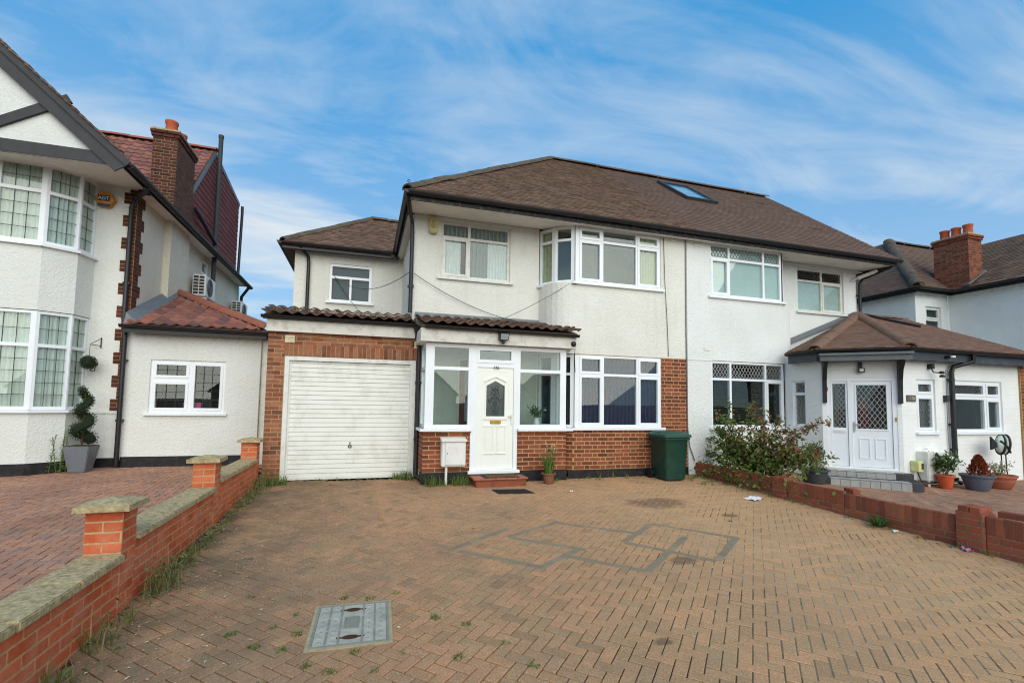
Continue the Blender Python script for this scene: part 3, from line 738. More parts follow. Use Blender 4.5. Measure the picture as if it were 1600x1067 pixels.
MORT = MB(); MORT.slab((3.87, 8.45, 0), (1, 0), 0, 2.575, -.1, 2.37, [(0, 1.95, .94, 2.365)], -.2, 0)
band(MORT, BP, -.1, .93)
MORT.build('bay_brickwork', MT['mortar_y'], H1)
BR = Pieces('brick', H1, MT['brick_porch'], MT['brick_porch_i'], 300, 'far_brickwork')
lay_bricks(BR, (3.87, 8.45, .145), (1, 0), 2.565, 29, 'flemish', 0, [(0, 1.95, .74, 9)], pitch=.0765)
lay_bricks(BR, (BP[1][0], BP[1][1], .145), ((BP[2][0]-BP[1][0])/.414, (BP[2][1]-BP[1][1])/.414), .414, 10, 'flemish', 1, pitch=.0765)
MB().box(3.74, XP-.01, 8.43, 8.56, -.1, .14).build('plinth', MT['plinth'], H1)
# windows of the main front
window(H1, (1.31, 9.04, 3.80), (1, 0), 1.40, 1.10, grid([0, .56, 1.40], [0, .80, 1.10], {(0, 0)}), 'upvc_old', 'glass', inset=.04)
wf = window(H1, (3.87, 8.45, 3.79), (1, 0), 1.95, 1.14, grid([.06, .60, 1.39, 1.95], [0, .86, 1.14], {(0, 0), (2, 0), (0, 1), (2, 1)}), 'upvc', 'glass_hi', inset=.02)
window(H1, (3.87, 8.45, .945), (1, 0), 1.95, 1.42, grid([.07, .62, 1.40, 1.95], [0, 1.03, 1.42], {(0, 0), (2, 0), (0, 1), (2, 1)}), 'upvc', 'glass', inset=.02)
for (a, b) in zip(BP, BP[1:]):
    l = math.hypot(b[0]-a[0], b[1]-a[1]); U = ((b[0]-a[0])/l, (b[1]-a[1])/l)
    for z, h, tr, g in ((3.79, 1.14, .86, 'glass_hi'), (.945, 1.42, 1.03, 'glass')):
        window(H1, (a[0], a[1], z), U, l, h, [(.045, l-.09, .05, tr-.025, False), (.045, l-.09, tr+.025, h-.06, False)], 'upvc', g, inset=.02, sill_ext=.03)
window(H1, (-.90, 12.0, 3.75), (1, 0), .97, .91, [(.06, .46, .05, .56, False), (.51, .91, .05, .56, False), (.06, .91, .62, .85, False)], 'upvc', 'glass_obs', inset=.03)
MB().obox((-.90, 12, 3.75), (1, 0), .03, .94, -.16, -.14, .03, .88).build('window_blind', MT['grey_blind'], H1)

# --- porch
def porch():
    m = MB()
    m.slab((.98, 8.35, 0), (1, 0), .003, .83, -.1, .88, [], -.1, 0); m.slab((.98, 9.04, 0), (0, -1), 0, .682, -.1, .878, [], -.1, -.001); m.build('porch_brickwork', MT['mortar_y'], H1)
    m = MB(); m.slab((2.69, 8.35, 0), (1, 0), 0, .96, -.1, .88, [], -.1, 0); m.slab((3.65, 8.35, 0), (0, 1), .008, .3, -.1, .878, [], -.1, -.001); m.build('porch_brickwork', MT['mortar_y'], H1)
    lay_bricks(BR, (.98, 8.35, .18), (1, 0), .83, 9, 'stretcher', 0, pitch=.0765); lay_bricks(BR, (2.69, 8.35, .18), (1, 0), .96, 9, 'stretcher', 1, pitch=.0765)
    lay_bricks(BR, (.98, 9.04, .18), (0, -1), .69, 9, 'stretcher', 1, pitch=.0765)
    MB().box(.965, 1.82, 8.33, 8.6, -.1, .178).build('plinth', MT['plinth'], H1); MB().box(2.68, 3.66, 8.33, 8.6, -.1, .178).build('plinth', MT['plinth'], H1)
    for x0, x1 in ((.92, 1.815), (2.685, 3.77)): MB().box(x0, x1, 8.27, 8.4, .885, .928).build('porch_sill', MT['upvc'], H1, bevel=.006)
    MB().box(.92, .978, 8.3, 9.02, .885, .926).build('porch_sill', MT['upvc'], H1)
    window(H1, (1.0, 8.35, .93), (1, 0), .81, 1.50, [(.15, .76, .07, 1.03, False), (.15, .76, 1.09, 1.43, False)], 'upvc', 'glass', sill=0)
    window(H1, (2.685, 8.35, .93), (1, 0), .965, 1.50, [(.05, .845, .07, 1.03, False), (.05, .845, 1.09, 1.43, False)], 'upvc', 'glass', sill=0)
    window(H1, (1.0, 9.0, .93), (0, -1), .58, 1.50, [(.05, .52, .07, 1.03, False), (.05, .52, 1.09, 1.43, False)], 'upvc', 'glass', sill=0)
    window(H1, (3.64, 8.422, .93), (0, 1), .25, 1.50, [(.05, .2, .07, 1.03, False), (.05, .2, 1.09, 1.43, False)], 'upvc', 'glass', sill=0)
    # door set
    O = (1.81, 8.35, .17); U = (1, 0)
    f = MB(); f.slab(O, U, 0, .875, 0, 2.26, [(.115, .80, .03, 1.86), (.13, .76, 1.97, 2.20)], -.08, .004)
    f.slab(O, U, .10, .79, 1.94, 2.22, [(.15, .74, 2.0, 2.165)], -.05, .014); fr = f.build('door_frame', MT['upvc'], H1)
    MB().obox(O, U, .14, .75, -.034, -.03, 1.98, 2.18).build('pane', MT['glass_hi'], fr)
    MB().obox(O, U, -.04, .915, -.02, .07, -.03, .025).build('threshold', MT['upvc'], fr, bevel=.006)
    d = MB(); d.slab(O, U, .118, .797, .033, 1.857, [(.285, .63, .98, 1.62)], -.06, -.012)
    # gothic-topped light: fill the top corners of the opening
    for s in (0, 1):
        a, b = ((.285, .4575) if s == 0 else (.63, .4575))
        P = lambda u, n, z: (O[0]+u, O[1]-n, O[2]+z)
        d.plate([P(a, -.012, 1.62), P(a, -.012, 1.53), P(b, -.012, 1.62)], (0, .048, 0))
    for u0, u1, z0, z1 in ((.26, .43, .32, .80), (.49, .66, .32, .80)):
        d.slab(O, U, u0, u1, z0, z1, [(u0+.018, u1-.018, z0+.018, z1-.018)], -.02, -.004); d.obox(O, U, u0+.03, u1-.03, -.02, -.006, z0+.03, z1-.03)
        d.obox(O, U, u0-.012, u1+.012, -.02, .004, z1, z1+.022); d.obox(O, U, u0-.012, u1+.012, -.02, .004, z0-.012, z0+.006)
    d.slab(O, U, .205, .71, .05, 1.80, [(.212, .703, .057, 1.793)], -.02, -.009)
    d.obox(O, U, .24, .675, -.02, .006, .925, .955)
    for s in (0, 1):
        a, b = ((.25, .4575) if s == 0 else (.4575, .665)); za, zb = ((1.60, 1.69) if s == 0 else (1.69, 1.60))
        d.hexa([P(a, .008, za), P(b, .008, zb), P(b, -.02, zb), P(a, -.02, za), P(a, .008, za+.025), P(b, .008, zb+.025), P(b, -.02, zb+.025), P(a, -.02, za+.025)])
    for (u0, z0, u1, z1) in ((.265, .96, .285, 1.60), (.63, .96, .65, 1.60)): d.obox(O, U, u0, u1, -.02, 0, z0, z1)
    dr = d.build('front_door', MT['door'], H1)
    MB().obox(O, U, .28, .635, -.045, -.04, .97, 1.63).build('pane', m_glass('door_etched_glass', .08, (.5, .56, .54, 1), .25), dr)
    MB().obox(O, U, .28, .635, -.058, -.055, .97, 1.63).build('pane_backing', MT['grey_blind'], dr)
    # etched floral pattern in the door light
    e = MB()
    for k in range(7):
        zc = 1.05+k*.075; w = .03+.055*math.sin(k*1.3+.6)**2
        for s in (-1, 1):
            pts = [(O[0]+.4575+s*w*math.sin(t), O[1]+.036, O[2]+zc+.045*math.cos(t)) for t in [i*math.pi/6 for i in range(7)]]; e.tube(pts, .004, 4)
        e.tube([(O[0]+.4575+.012*math.cos(t), O[1]+.036, O[2]+zc+.012*math.sin(t)) for t in [i*math.pi/4 for i in range(9)]], .004, 4)
    for s in (-1, 1):
        e.tube([(O[0]+.4575+s*(.03+.1*t), O[1]+.036, O[2]+1.27+.05*math.sin(t*7)) for t in [i/8 for i in range(9)]], .004, 4)
        e.tube([(O[0]+.4575+s*(.02+.07*t), O[1]+.036, O[2]+1.42+.06*math.sin(t*5)) for t in [i/8 for i in range(9)]], .004, 4)
    e.build('etched_pattern', MT['timber'], dr)
    MB().obox(O, U, .365, .565, -.02, .004, .845, .905).build('letterbox', MT['brass'], dr, bevel=.006)
    MB().obox(O, U, .752, .776, -.02, 0, .83, 1.02).obox(O, U, .70, .765, .012, .03, .975, .995).build('handle', MT['white_metal'], dr)
    MB().obox(O, U, -.004, .012, 0, .012, .69, .76).build('bell_push', MT['wood'], fr)
    cu = bpy.data.curves.new('house_number', 'FONT'); cu.body = '176'; cu.size = .075; cu.extrude = .004; cu.align_x = 'CENTER'
    t = bpy.data.objects.new('number_tmp', cu); me = bpy.data.meshes.new_from_object(t); bpy.data.objects.remove(t); me.name = 'house_number'
    me.materials.append(m_plain('number_dark', lin(60, 54, 50), .4, .4)); o = bpy.data.objects.new('house_number', me); COL.objects.link(o)
    o.rotation_euler = (R(90), 0, 0); w = Vector((2.27, 8.338, 2.005)); WLOC[o] = w; o.parent = fr; o.location = w-WLOC[fr]
    # inner timber door in the house wall
    q = MB(); q.slab((1.73, 9.04, .13), (1, 0), 0, .92, 0, 2.07, [(.1, .82, .9, 1.35), (.1, .82, 1.42, 1.95), (.1, .82, .15, .8)], -.06, .01); q.build('inner_door', MT['wood'], H1)
    MB().box(1.8, 2.6, 9.06, 9.07, .2, 2.1).build('inner_door_glazing', MT['grey_blind'], H1)
    # fascia, roof
    MB().box(.885, 3.79, 8.20, 8.26, 2.435, 2.665).box(.885, .925, 8.262, 9.03, 2.437, 2.663).box(3.75, 3.788, 8.262, 8.44, 2.437, 2.663).build('porch_fascia', MT['fascia'], H1)
    MB().box(.93, 3.745, 8.262, 9.0, 2.44, 2.456).build('porch_soffit', MT['soffit'], H1)
    MB().gutter([(.95, 8.15, 2.70), (3.82, 8.15, 2.685)], .05).box(1.0, 3.78, 8.185, 8.199, 2.665, 2.70).build('gutter', MT['black'], H1, smooth='auto')
    deck(H1, [[(.9, 8.17, 2.71), (3.8, 8.17, 2.71), (3.8, 9.03, 2.96), (.9, 9.03, 2.96)]], MT['roof_tile_i'], 'porch_roof_deck')
porch()
PT = Pieces('pantile', H1, MT['pantile'], MT['pantile_i'], 200, 'pantiles')
T_PAN = t_wave(.19, .40, .021, .02)
tile_poly(PT, [(.86, 8.12, 2.735), (3.83, 8.12, 2.735), (3.83, 9.02, 3.0), (.86, 9.02, 3.0)], .30, .19, T_PAN, .03, .36, .008, .1, False)
tile_poly(PT, [(-1.70, 8.84, 2.85), (.86, 8.84, 2.85), (.86, 9.6, 3.08), (-1.70, 9.6, 3.08)], .30, .19, T_PAN, .03, .36, .008, .1, False)
MB().plate([(.85, 8.98, 2.96), (4.0, 8.98, 2.96), (4.0, 9.03, 3.05), (.85, 9.03, 3.05)], (0, 0, .03)).build('porch_flashing', MT['flash'], H1)

# --- garage
def garage():
    m = MB(); m.slab((-1.62, 9.04, 0), (1, 0), .003, 2.598, -.1, 2.6, [(.28, 2.52, -.09, 2.155)], -.2, 0); m.slab((-1.62, 12, 0), (0, -1), 0, 2.952, -.1, 2.9, [], -.2, -.001)
    m.build('garage_brickwork', MT['mortar_b'], H1)
    G = Pieces('brick', H1, MT['brick_garage'], MT['brick_garage_i'], 130, 'garage_far_brickwork')
    lay_bricks(G, (-1.62, 9.04, 0), (1, 0), 2.59, 34, 'stretcher', 0, [(.27, 2.53, 0, 2.37)], pitch=.0758)
    lay_soldiers(G, (-1.36, 9.04, 2.158), (1, 0), 2.28, .205)
    G.flush()
    f = MB(); f.slab((-1.34, 9.04, 0), (1, 0), 0, 2.24, -.04, 2.15, [(.07, 2.17, -.03, 2.08)], -.1, .006); f.build('garage_door_frame', MT['upvc_old'], H1)
    d = MB(); d.slab((-1.27, 9.04, .01), (1, 0), 0, 2.10, 0, 2.06, [(.035, 2.065, .03, 2.03)], -.07, -.03); dr = d.build('garage_door', MT['garage_door'], H1)
    n = 25; h = 2.0/n
    for k in range(n):
        z = .04+k*h
        P = lambda x, y, zz: (x, y, zz)
        MB().hexa([(-1.235, 9.074, z+.002), (.795, 9.074, z+.002), (.795, 9.098, z+.002), (-1.235, 9.098, z+.002), (-1.235, 9.083, z+h-.002), (.795, 9.083, z+h-.002), (.795, 9.098, z+h-.002), (-1.235, 9.098, z+h-.002)]).build('panel', MT['garage_door'], dr)
    MB().box(-1.25, .81, 9.10, 9.12, .02, 2.06).build('backing', MT['timber'], dr)
    MB().lathe((0, 0, 0), [(.0, 0), (.026, 0), (.024, .02), (.0, .022)], 14)
    hb = MB()
    for k in range(12):
        a, b = k*math.pi/6, (k+1)*math.pi/6
    hb.tube([(-.22+.024*math.cos(t), 9.066, .58+.024*math.sin(t)) for t in [i*math.pi/8 for i in range(17)]], .008, 6); hb.tube([(-.22, 9.07, .645), (-.22, 9.06, .645)], .012, 8); hb.tube([(-.22, 9.06, .635), (-.22, 9.06, .60)], .004, 5)
    hb.build('door_handle', MT['black'], dr)
    for x in (-1.29, .88): 
        v = MB(); v.box(x-.06 if x < 0 else x-.02, x+.09, 9.025, 9.06, 2.385, 2.515)
        for k in range(5): v.box(x-.045 if x < 0 else x-.01, x+.075, 9.018, 9.03, 2.40+k*.022, 2.412+k*.022)
        v.build('air_brick', MT['cream_curtain'], H1)
    MB().box(-1.64, .86, 8.955, 8.99, 2.565, 2.795).box(-1.64, .86, 8.992, 9.05, 2.567, 2.59).build('garage_fascia', MT['fascia'], H1)
    MB().gutter([(-1.72, 8.895, 2.83), (.90, 8.895, 2.815)], .05).box(-1.7, .88, 8.93, 8.954, 2.77, 2.83).build('gutter', MT['black'], H1, smooth='auto')
    deck(H1, [[(-1.7, 8.88, 2.82), (.86, 8.88, 2.82), (.86, 9.62, 3.05), (-1.7, 9.62, 3.05)], [(-1.66, 9.62, 3.0), (.79, 9.62, 3.0), (.79, 11.99, 3.0), (-1.66, 11.99, 3.0)]], MT['roof_tile_i'], 'garage_roof_deck')
    downpipe(H1, [(.90, 8.90, 2.80), (.90, 8.92, 2.66), (.945, 9.0, 2.45), (.945, 8.98, 2.3), (.945, 8.97, .12), (.945, 8.9, .05), (1.0, 8.55, .03)], .036, [(.945, 8.98, 1.75), (.945, 8.98, .7)])
    MB().hexa([(.86, 8.85, 2.62), (.94, 8.85, 2.62), (.94, 8.95, 2.62), (.86, 8.95, 2.62), (.82, 8.82, 2.78), (.98, 8.82, 2.78), (.98, 8.95, 2.78), (.82, 8.95, 2.78)]).build('hopper', MT['black'], H1)
garage()
BR.flush(); PT.flush()

# --- main roof of this half
def roof_main():
    deck(H1, [[(.6, EY, EZ), (XP, EY, EZ), (XP, RY, RZ), (4.9, RY, RZ)], [(.6, 16.8, EZ), (.6, EY, EZ), (4.9, RY, RZ)], [(XP, 16.8, EZ), (.6, 16.8, EZ), (4.9, RY, RZ), (XP, RY, RZ)]], MT['roof_tile_i'])
    deck(H1, [[(-1.9, 11.7, 4.98), (.62, 11.7, 4.98), (2.28, 13.6, 6.4), (0, 13.6, 6.4)], [(-1.9, 17.2, 4.98), (-1.9, 11.7, 4.98), (0, 13.6, 6.4), (0, 17.2, 6.4)], [(0, 13.6, 6.4), (2.28, 13.6, 6.4), (2.28, 17.2, 6.4), (0, 17.2, 6.4)]], MT['roof_tile_i'], 'extension_roof_deck')
    T = Pieces('roof_tile', H1, MT['roof_tile'], MT['roof_tile_i'], 240, 'roof_tiling')
    tile_poly(T, [(.6, EY-.03, EZ-.02), (XP-.005, EY-.03, EZ-.02), (XP-.005, RY, RZ), (4.9, RY, RZ)], .10, .165, T_TILE, .012, jit=.010, tilt=.12)
    tile_poly(T, [(-1.9, 11.67, 4.96), (.62, 11.67, 4.96), (2.28, 13.6, 6.4), (0, 13.6, 6.4)], .10, .165, T_TILE, .012, jit=.010, tilt=.12)
    T.flush()
    K = Pieces('ridge_tile', H1, MT['ridge_tile'], MT['ridge_tile_i'], 80, 'ridge_tiles')
    ridge_line(K, (.58, EY-.02, EZ+.03), (4.9, RY, RZ+.05)); ridge_line(K, (4.9, RY, RZ+.05), (XP, RY, RZ+.05)); ridge_line(K, (-1.9, 11.7, 5.01), (0, 13.6, 6.44)); ridge_line(K, (0, 13.6, 6.44), (2.28, 13.6, 6.44))
    K.flush()
    MB().plate([(.66, 8.25, 4.905), (XP-.004, 8.25, 4.905), (XP-.004, 9.03, 4.972), (.66, 9.03, 4.972)], (0, 0, .02)).plate([(.66, 9.032, 4.91), (.80, 9.032, 4.93), (.80, 12.0, 4.93), (.66, 12.0, 4.91)], (0, 0, .02)).build('soffit', MT['soffit'], H1)
    MB().box(.64, XP-.004, 8.225, 8.249, 4.885, 5.02).box(.635, .659, 8.25, 12.0, 4.887, 5.018).build('fascia', MT['fascia_black'], H1)
    MB().gutter([(.60, 8.165, 5.02), (XP-.004, 8.165, 5.02)], .065).build('gutter', MT['black'], H1, smooth='auto')
    MB().gutter([(.585, 8.12, 5.02), (.585, 11.72, 5.0)], .055).build('gutter', MT['black'], H1, smooth='auto')
    MB().gutter([(-1.96, 11.66, 4.97), (.5, 11.66, 4.97)], .065).box(-1.9, .6, 11.70, 11.72, 4.84, 4.97).build('gutter', MT['black'], H1, smooth='auto')
    MB().gutter([(-1.95, 11.6, 4.97), (-1.95, 17, 4.97)], .06).plate([(-1.9, 11.73, 4.87), (.7, 11.73, 4.87), (.7, 12.0, 4.9), (-1.9, 12.0, 4.9)], (0, 0, .02)).build('gutter', MT['black'], H1, smooth='auto')
    downpipe(H1, [(.60, 8.22, 4.97), (.66, 8.5, 4.83), (.745, 8.95, 4.76), (.755, 8.97, 4.55), (.755, 8.97, 3.05)], .036, [(.755, 8.99, 3.55)])
    downpipe(H1, [(-1.52, 11.68, 4.92), (-1.50, 11.78, 4.86), (-1.38, 11.93, 4.76), (-1.36, 11.94, 4.6), (-1.36, 11.94, 3.0)], .04)
    # iron hook on the gutter corner
    MB().tube([(.62, 8.15, 5.03), (.62, 8.15, 5.16)]+[(.62-.02+.02*math.cos(t), 8.15, 5.175+.022*math.sin(t)) for t in [i*math.pi/5 for i in range(9)]], .006, 6).build('iron_hook', MT['black'], H1)
roof_main()
MB().box(6.07, 6.19, 8.435, 8.47, 4.84, 4.90).build('air_vent', MT['upvc_old'], H1)
MB().box(5.72, 5.82, 8.42, 8.445, 3.70, 3.74)
# --- cables on the face
cb = MB()
def sag(a, b, s, k=12): return [tuple(Vector(a).lerp(Vector(b), i/k)+Vector((0, 0, -s*4*(i/k)*(1-i/k)))) for i in range(k+1)]
cb.tube(sag((.80, 8.98, 3.80), (3.3, 9.0, 2.98), .18), .006, 5); cb.build('telephone_cable', MT['black'], None, label='thin black cable drooping across the wall from the downpipe to the porch roof', cat='cable')
MB().tube(sag((3.75, 8.47, 3.74), (2.4, 8.96, 2.98), .05), .005, 5).build('telephone_cable', MT['black'], None, label='thin black cable running from the curved bay sill down to the porch roof', cat='cable')
MB().tube(sag((.74, 8.95, 3.82), (-.78, 11.96, 4.33), .32), .006, 5).build('telephone_cable', MT['black'], None, label='black cable sagging between the tall downpipe and the small extension window', cat='cable')
MB().tube([(-.8, 11.93, 4.36), (-.5, 11.93, 3.9), (-.05, 11.85, 3.35), (.1, 11.7, 3.06)], .005, 5).build('telephone_cable', MT['black'], None, label='black cable hanging from the small extension window down to the flat roof', cat='cable')
MB().tube([(5.88, 8.435, 4.9), (5.9, 8.43, 4.0), (5.95, 8.435, 3.2), (5.98, 8.43, 2.4)], .006, 5).build('aerial_cable', MT['timber'], None, label='thin grey cable running down the wall beside the curved bay windows', cat='cable')
MB().tube([(XP-.03, 8.438, 4.95), (XP-.035, 8.435, 3.0), (XP-.03, 8.43, 2.3), (XP-.02, 8.43, .95), (XP+.02, 8.42, .55), (XP+.13, 8.41, .26)], .011, 6).build('service_cable', MT['flash'], None, label='grey service cable fixed down the party line between the two houses', cat='cable')
# alarm box, flood light, camera
ab = thing('alarm_box', (1.15, 9.0, 4.55), 'yellowed plastic burglar alarm box high on the wall beside an upstairs window', 'alarm box')
MB().box(1.065, 1.235, 8.965, 9.045, 4.62, 4.93).build('casing', m_plain('alarm_cream', lin(206, 192, 132), .4), ab, bevel=.02)
MB().box(1.085, 1.215, 8.945, 8.975, 4.60, 4.66).build('lower_cap', m_plain('alarm_cream2', lin(190, 172, 112), .4), ab, bevel=.01)
fm = m_plain('print_dark', lin(58, 62, 34), .6)
for i, (z, n) in enumerate(((4.83, 3), (4.79, 4), (4.75, 5), (4.71, 5))):
    for k in range(n): MB().box(1.15-(n*.018)/2+k*.018, 1.15-(n*.018)/2+k*.018+.012, 8.962, 8.966, z, z+.014).build('lettering', fm, ab)
fl = thing('flood_light', (2.34, 8.15, 2.5), 'grey halogen floodlight with sensor mounted on the white porch fascia', 'floodlight')
MB().hexa([(2.262, 8.10, 2.50), (2.418, 8.10, 2.50), (2.426, 8.19, 2.52), (2.254, 8.19, 2.52), (2.258, 8.06, 2.63), (2.430, 8.06, 2.63), (2.426, 8.17, 2.66), (2.254, 8.17, 2.66)]).build('housing', MT['black'], fl)
MB().hexa([(2.274, 8.09, 2.515), (2.406, 8.09, 2.515), (2.406, 8.098, 2.515), (2.274, 8.098, 2.515), (2.270, 8.054, 2.615), (2.418, 8.054, 2.615), (2.418, 8.06, 2.615), (2.270, 8.06, 2.615)]).build('lens', MT['grey_blind'], fl)
MB().tube([(2.332, 8.15, 2.50), (2.332, 8.12, 2.455)], .028, 10).build('sensor', MT['timber'], fl); MB().tube([(2.34, 8.2, 2.56), (2.34, 8.14, 2.56)], .02, 8).build('bracket', MT['black'], fl)
cc = thing('security_camera', (3.74, 8.2, 2.48), 'small black dome security camera under the porch fascia corner', 'camera')
MB().lathe((3.73, 8.2, 2.47), [(.0, 0), (.035, .005), (.05, .03), (.052, .06), (.04, .09), (.0, .1)], 14).build('dome', MT['black'], cc, smooth=True)
MB().tube([(3.76, 8.19, 2.49), (3.80, 8.3, 2.3), (3.86, 8.4, 2.0)], .006, 5).build('lead_wire', MT['black'], cc)
# curtains
curtain((1.31, 9.04, 3.80), (1, 0), .03, .40, .03, .80, -.09, 'net', 'white net curtain bunched behind the narrow casement beside the alarm box', 7)
curtain((1.31, 9.04, 3.80), (1, 0), .58, .95, .03, .80, -.09, 'grey_blind', 'lilac grey curtain behind the wide pane of the flat upstairs window', 5)
curtain((1.31, 9.04, 3.80), (1, 0), .93, 1.38, .03, .80, -.09, 'net', 'white net curtain at the right of the flat upstairs window', 8)
curtain((1.31, 9.04, 3.80), (1, 0), .03, 1.38, .82, 1.08, -.09, 'grey_blind', 'grey net valance behind the top lights of the flat upstairs window', 16)
curtain((3.87, 8.45, 3.79), (1, 0), 1.5, 1.9, .03, 1.12, -.09, 'cream_curtain', 'cream curtain gathered behind the end casement of the upstairs bay', 6)
curtain((3.33, 9.04, 3.79), (.52, -.85), .02, .3, .03, 1.1, -.09, 'cream_curtain', 'cream curtain behind the narrow angled light of the upstairs bay', 4)
curtain((3.87, 8.45, .945), (1, 0), .0, 1.94, .03, 1.0, -.09, 'blue_curtain', 'dark blue curtains drawn across the downstairs bay window', 22, .03)
curtain((3.87, 8.45, .945), (1, 0), .0, 1.94, 1.0, 1.38, -.09, 'blue_curtain', 'dark blue valance behind the top lights of the downstairs bay', 20, .03)
MB().box(3.9, 5.8, 9.6, 9.62, 3.3, 4.95).build('bay_room_screen', MT['grey_blind'], H1)
# ================================================================ the attached house on the right
H2 = thing('semi_detached_house', (9.5, 9, 0), 'white semi-detached house with diamond leaded windows, brown roof with skylight and canted porch', 'house')
def house2():
    m = MB()
    m.slab((XP+.005, 8.45, 0), (1, 0), 0, 2.575, -.1, 4.97, [(.60, 2.575, 3.77, 4.94), (.60, 2.575, .945, 2.37)], -.2, .004)
    for z0, z1 in ((-.1, .945), (2.37, 3.77)): band(m, arc(BPr[0], (9.5, 8.47), BPr[2]), z0, z1)
    m.slab((9.57, 9.04, 0), (1, 0), 0, 2.527, -.1, 4.97, [(.57, 2.09, 3.77, 4.86)], -.25, 0)
    m.slab((X1, 9.04, 0), (0, 1), .008, 7.56, -.1, 5.0, [], -.25, 0); m.slab((X1, 16.6, 0), (-1, 0), 0, 5.65, -.1, 5.0, [], -.25, 0); m.box(XP+.005, XP+.1, 8.7, 16.5, 0, 5)
    # gable end in the roof space
    m.plate([(X1, 8.6, 5.0), (X1, 16.5, 5.0), (X1, 12.5, 8.2)], (-.2, 0, 0))
    m.build('wall', MT['render_w'], H2)
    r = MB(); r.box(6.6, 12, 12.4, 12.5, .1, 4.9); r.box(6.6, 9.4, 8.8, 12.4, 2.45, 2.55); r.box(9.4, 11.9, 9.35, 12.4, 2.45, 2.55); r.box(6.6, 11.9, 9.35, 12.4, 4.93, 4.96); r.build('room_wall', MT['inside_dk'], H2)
    DI = ('di', .085, .13)
    c = grid([0, .52, 1.47, 1.975], [0, .84, 1.15], {(0, 0)})
    window(H2, (7.05, 8.45, 3.775), (1, 0), 1.98, 1.15, [x[:5]+((DI,) if x[2] > .5 else (None,)) for x in c], 'upvc', 'glass_hi', leadmat='lead', inset=.02)
    c = grid([0, .52, 1.47, 1.975], [0, 1.03, 1.42], {(2, 0)})
    window(H2, (7.05, 8.45, .945), (1, 0), 1.98, 1.42, [x[:5]+((DI,) if x[2] > .5 else (None,)) for x in c], 'upvc', 'glass', leadmat='leadw', inset=.02)
    for (a, b) in zip(BPr, BPr[1:]):
        l = math.hypot(b[0]-a[0], b[1]-a[1]); U = ((b[0]-a[0])/l, (b[1]-a[1])/l)
        for z, h, tr in ((3.775, 1.15, .84), (.945, 1.42, 1.03)):
            window(H2, (a[0], a[1], z), U, l, h, [(.05, l-.05, .05, tr-.025, False), (.05, l-.05, tr+.025, h-.06, False)], 'upvc', 'glass', inset=.02, sill_ext=.03)
    c = grid([0, .82, 1.52], [0, .78, 1.09], {(1, 0)})
    window(H2, (10.14, 9.04, 3.77), (1, 0), 1.52, 1.09, [x[:5]+((DI,) if x[2] > .5 else (None,)) for x in c], 'upvc_old', 'glass_hi', leadmat='timber', inset=.04)
    MB().box(6.87, 7.02, 8.434, 8.46, 2.575, 2.64).build('air_vent', MT['upvc_old'], H2); MB().box(6.66, 6.80, 8.434, 8.46, 4.80, 4.87).build('air_vent', MT['upvc_old'], H2)
    MB().box(XP+.01, 7.05, 8.436, 8.46, 2.355, 2.37).build('render_ledge', MT['render_w'], H2)
    # blinds
    MB().obox((7.05, 8.45, 3.775), (1, 0), .03, 1.95, -.10, -.085, .02, 1.12).build('roller_blind', MT['blind'], None, label='white roller blind closed behind the diamond leaded upstairs bay', cat='blind')
    MB().obox((10.14, 9.04, 3.77), (1, 0), .03, 1.5, -.10, -.085, .02, .76).build('roller_blind', MT['net'], None, label='pale blind behind the upstairs window next to the canted porch roof', cat='blind')
    vb = thing('venetian_blind', (8, 8.65, 1), 'dark venetian blind behind the diamond leaded downstairs bay window', 'blind')
    for k in range(26): MB().hexa([(7.1, 8.60, .99+k*.038), (8.98, 8.60, .99+k*.038), (8.98, 8.625, 1.005+k*.038), (7.1, 8.625, 1.005+k*.038), (7.1, 8.60, .992+k*.038), (8.98, 8.60, .992+k*.038), (8.98, 8.625, 1.007+k*.038), (7.1, 8.625, 1.007+k*.038)]).build('slat', MT['blind_dark'], vb)
    # roof
    XR = 12.74; XE = 12.38
    deck(H2, [[(XP, EY, EZ), (XE, EY, EZ), (XR, RY, RZ), (XP, RY, RZ)], [(XE, 16.8, EZ), (XP, 16.8, EZ), (XP, RY, RZ), (XR, RY, RZ)]], MT['roof_tile_new_i'])
    T = Pieces('roof_tile', H2, MT['roof_tile_new'], MT['roof_tile_new_i'], 150, 'roof_tiling')
    tile_poly(T, [(XP, EY-.03, EZ-.02), (XE+.03, EY-.03, EZ-.02), (XR+.03, RY, RZ), (XP, RY, RZ)], .135, .20, t_plain(.20, .23, .016), .012, jit=.004)
    T.flush()
    K = Pieces('ridge_tile', H2, MT['roof_tile_new'], MT['roof_tile_new_i'], 60, 'ridge_tiles'); ridge_line(K, (XP, RY, RZ+.04), (XR+.04, RY, RZ+.04)); K.flush()
    MB().plate([(XP, 8.25, 4.905), (XE-.04, 8.25, 4.905), (XE-.04, 9.03, 4.972), (XP, 9.03, 4.972)], (0, 0, .02)).plate([(X1, 9.035, 4.95), (XE-.04, 9.035, 4.93), (XE-.04, 16, 4.93), (X1, 16, 4.95)], (0, 0, .02)).build('soffit', MT['soffit'], H2)
    MB().box(XP+.001, XE-.02, 8.225, 8.249, 4.885, 5.02).box(XE-.038, XE-.016, 8.25, 16, 4.887, 5.018).build('fascia', MT['fascia_black'], H2)
    MB().gutter([(XP+.001, 8.165, 5.02), (XE+.06, 8.165, 5.01)], .065).build('gutter', MT['black'], H2, smooth='auto')
    downpipe(H2, [(XE-.02, 8.2, 4.97), (XE-.05, 8.35, 4.88), (12.18, 8.92, 4.72), (12.14, 8.98, 4.6), (12.13, 8.98, 3.80)], .036, [(12.13, 8.99, 4.3)])
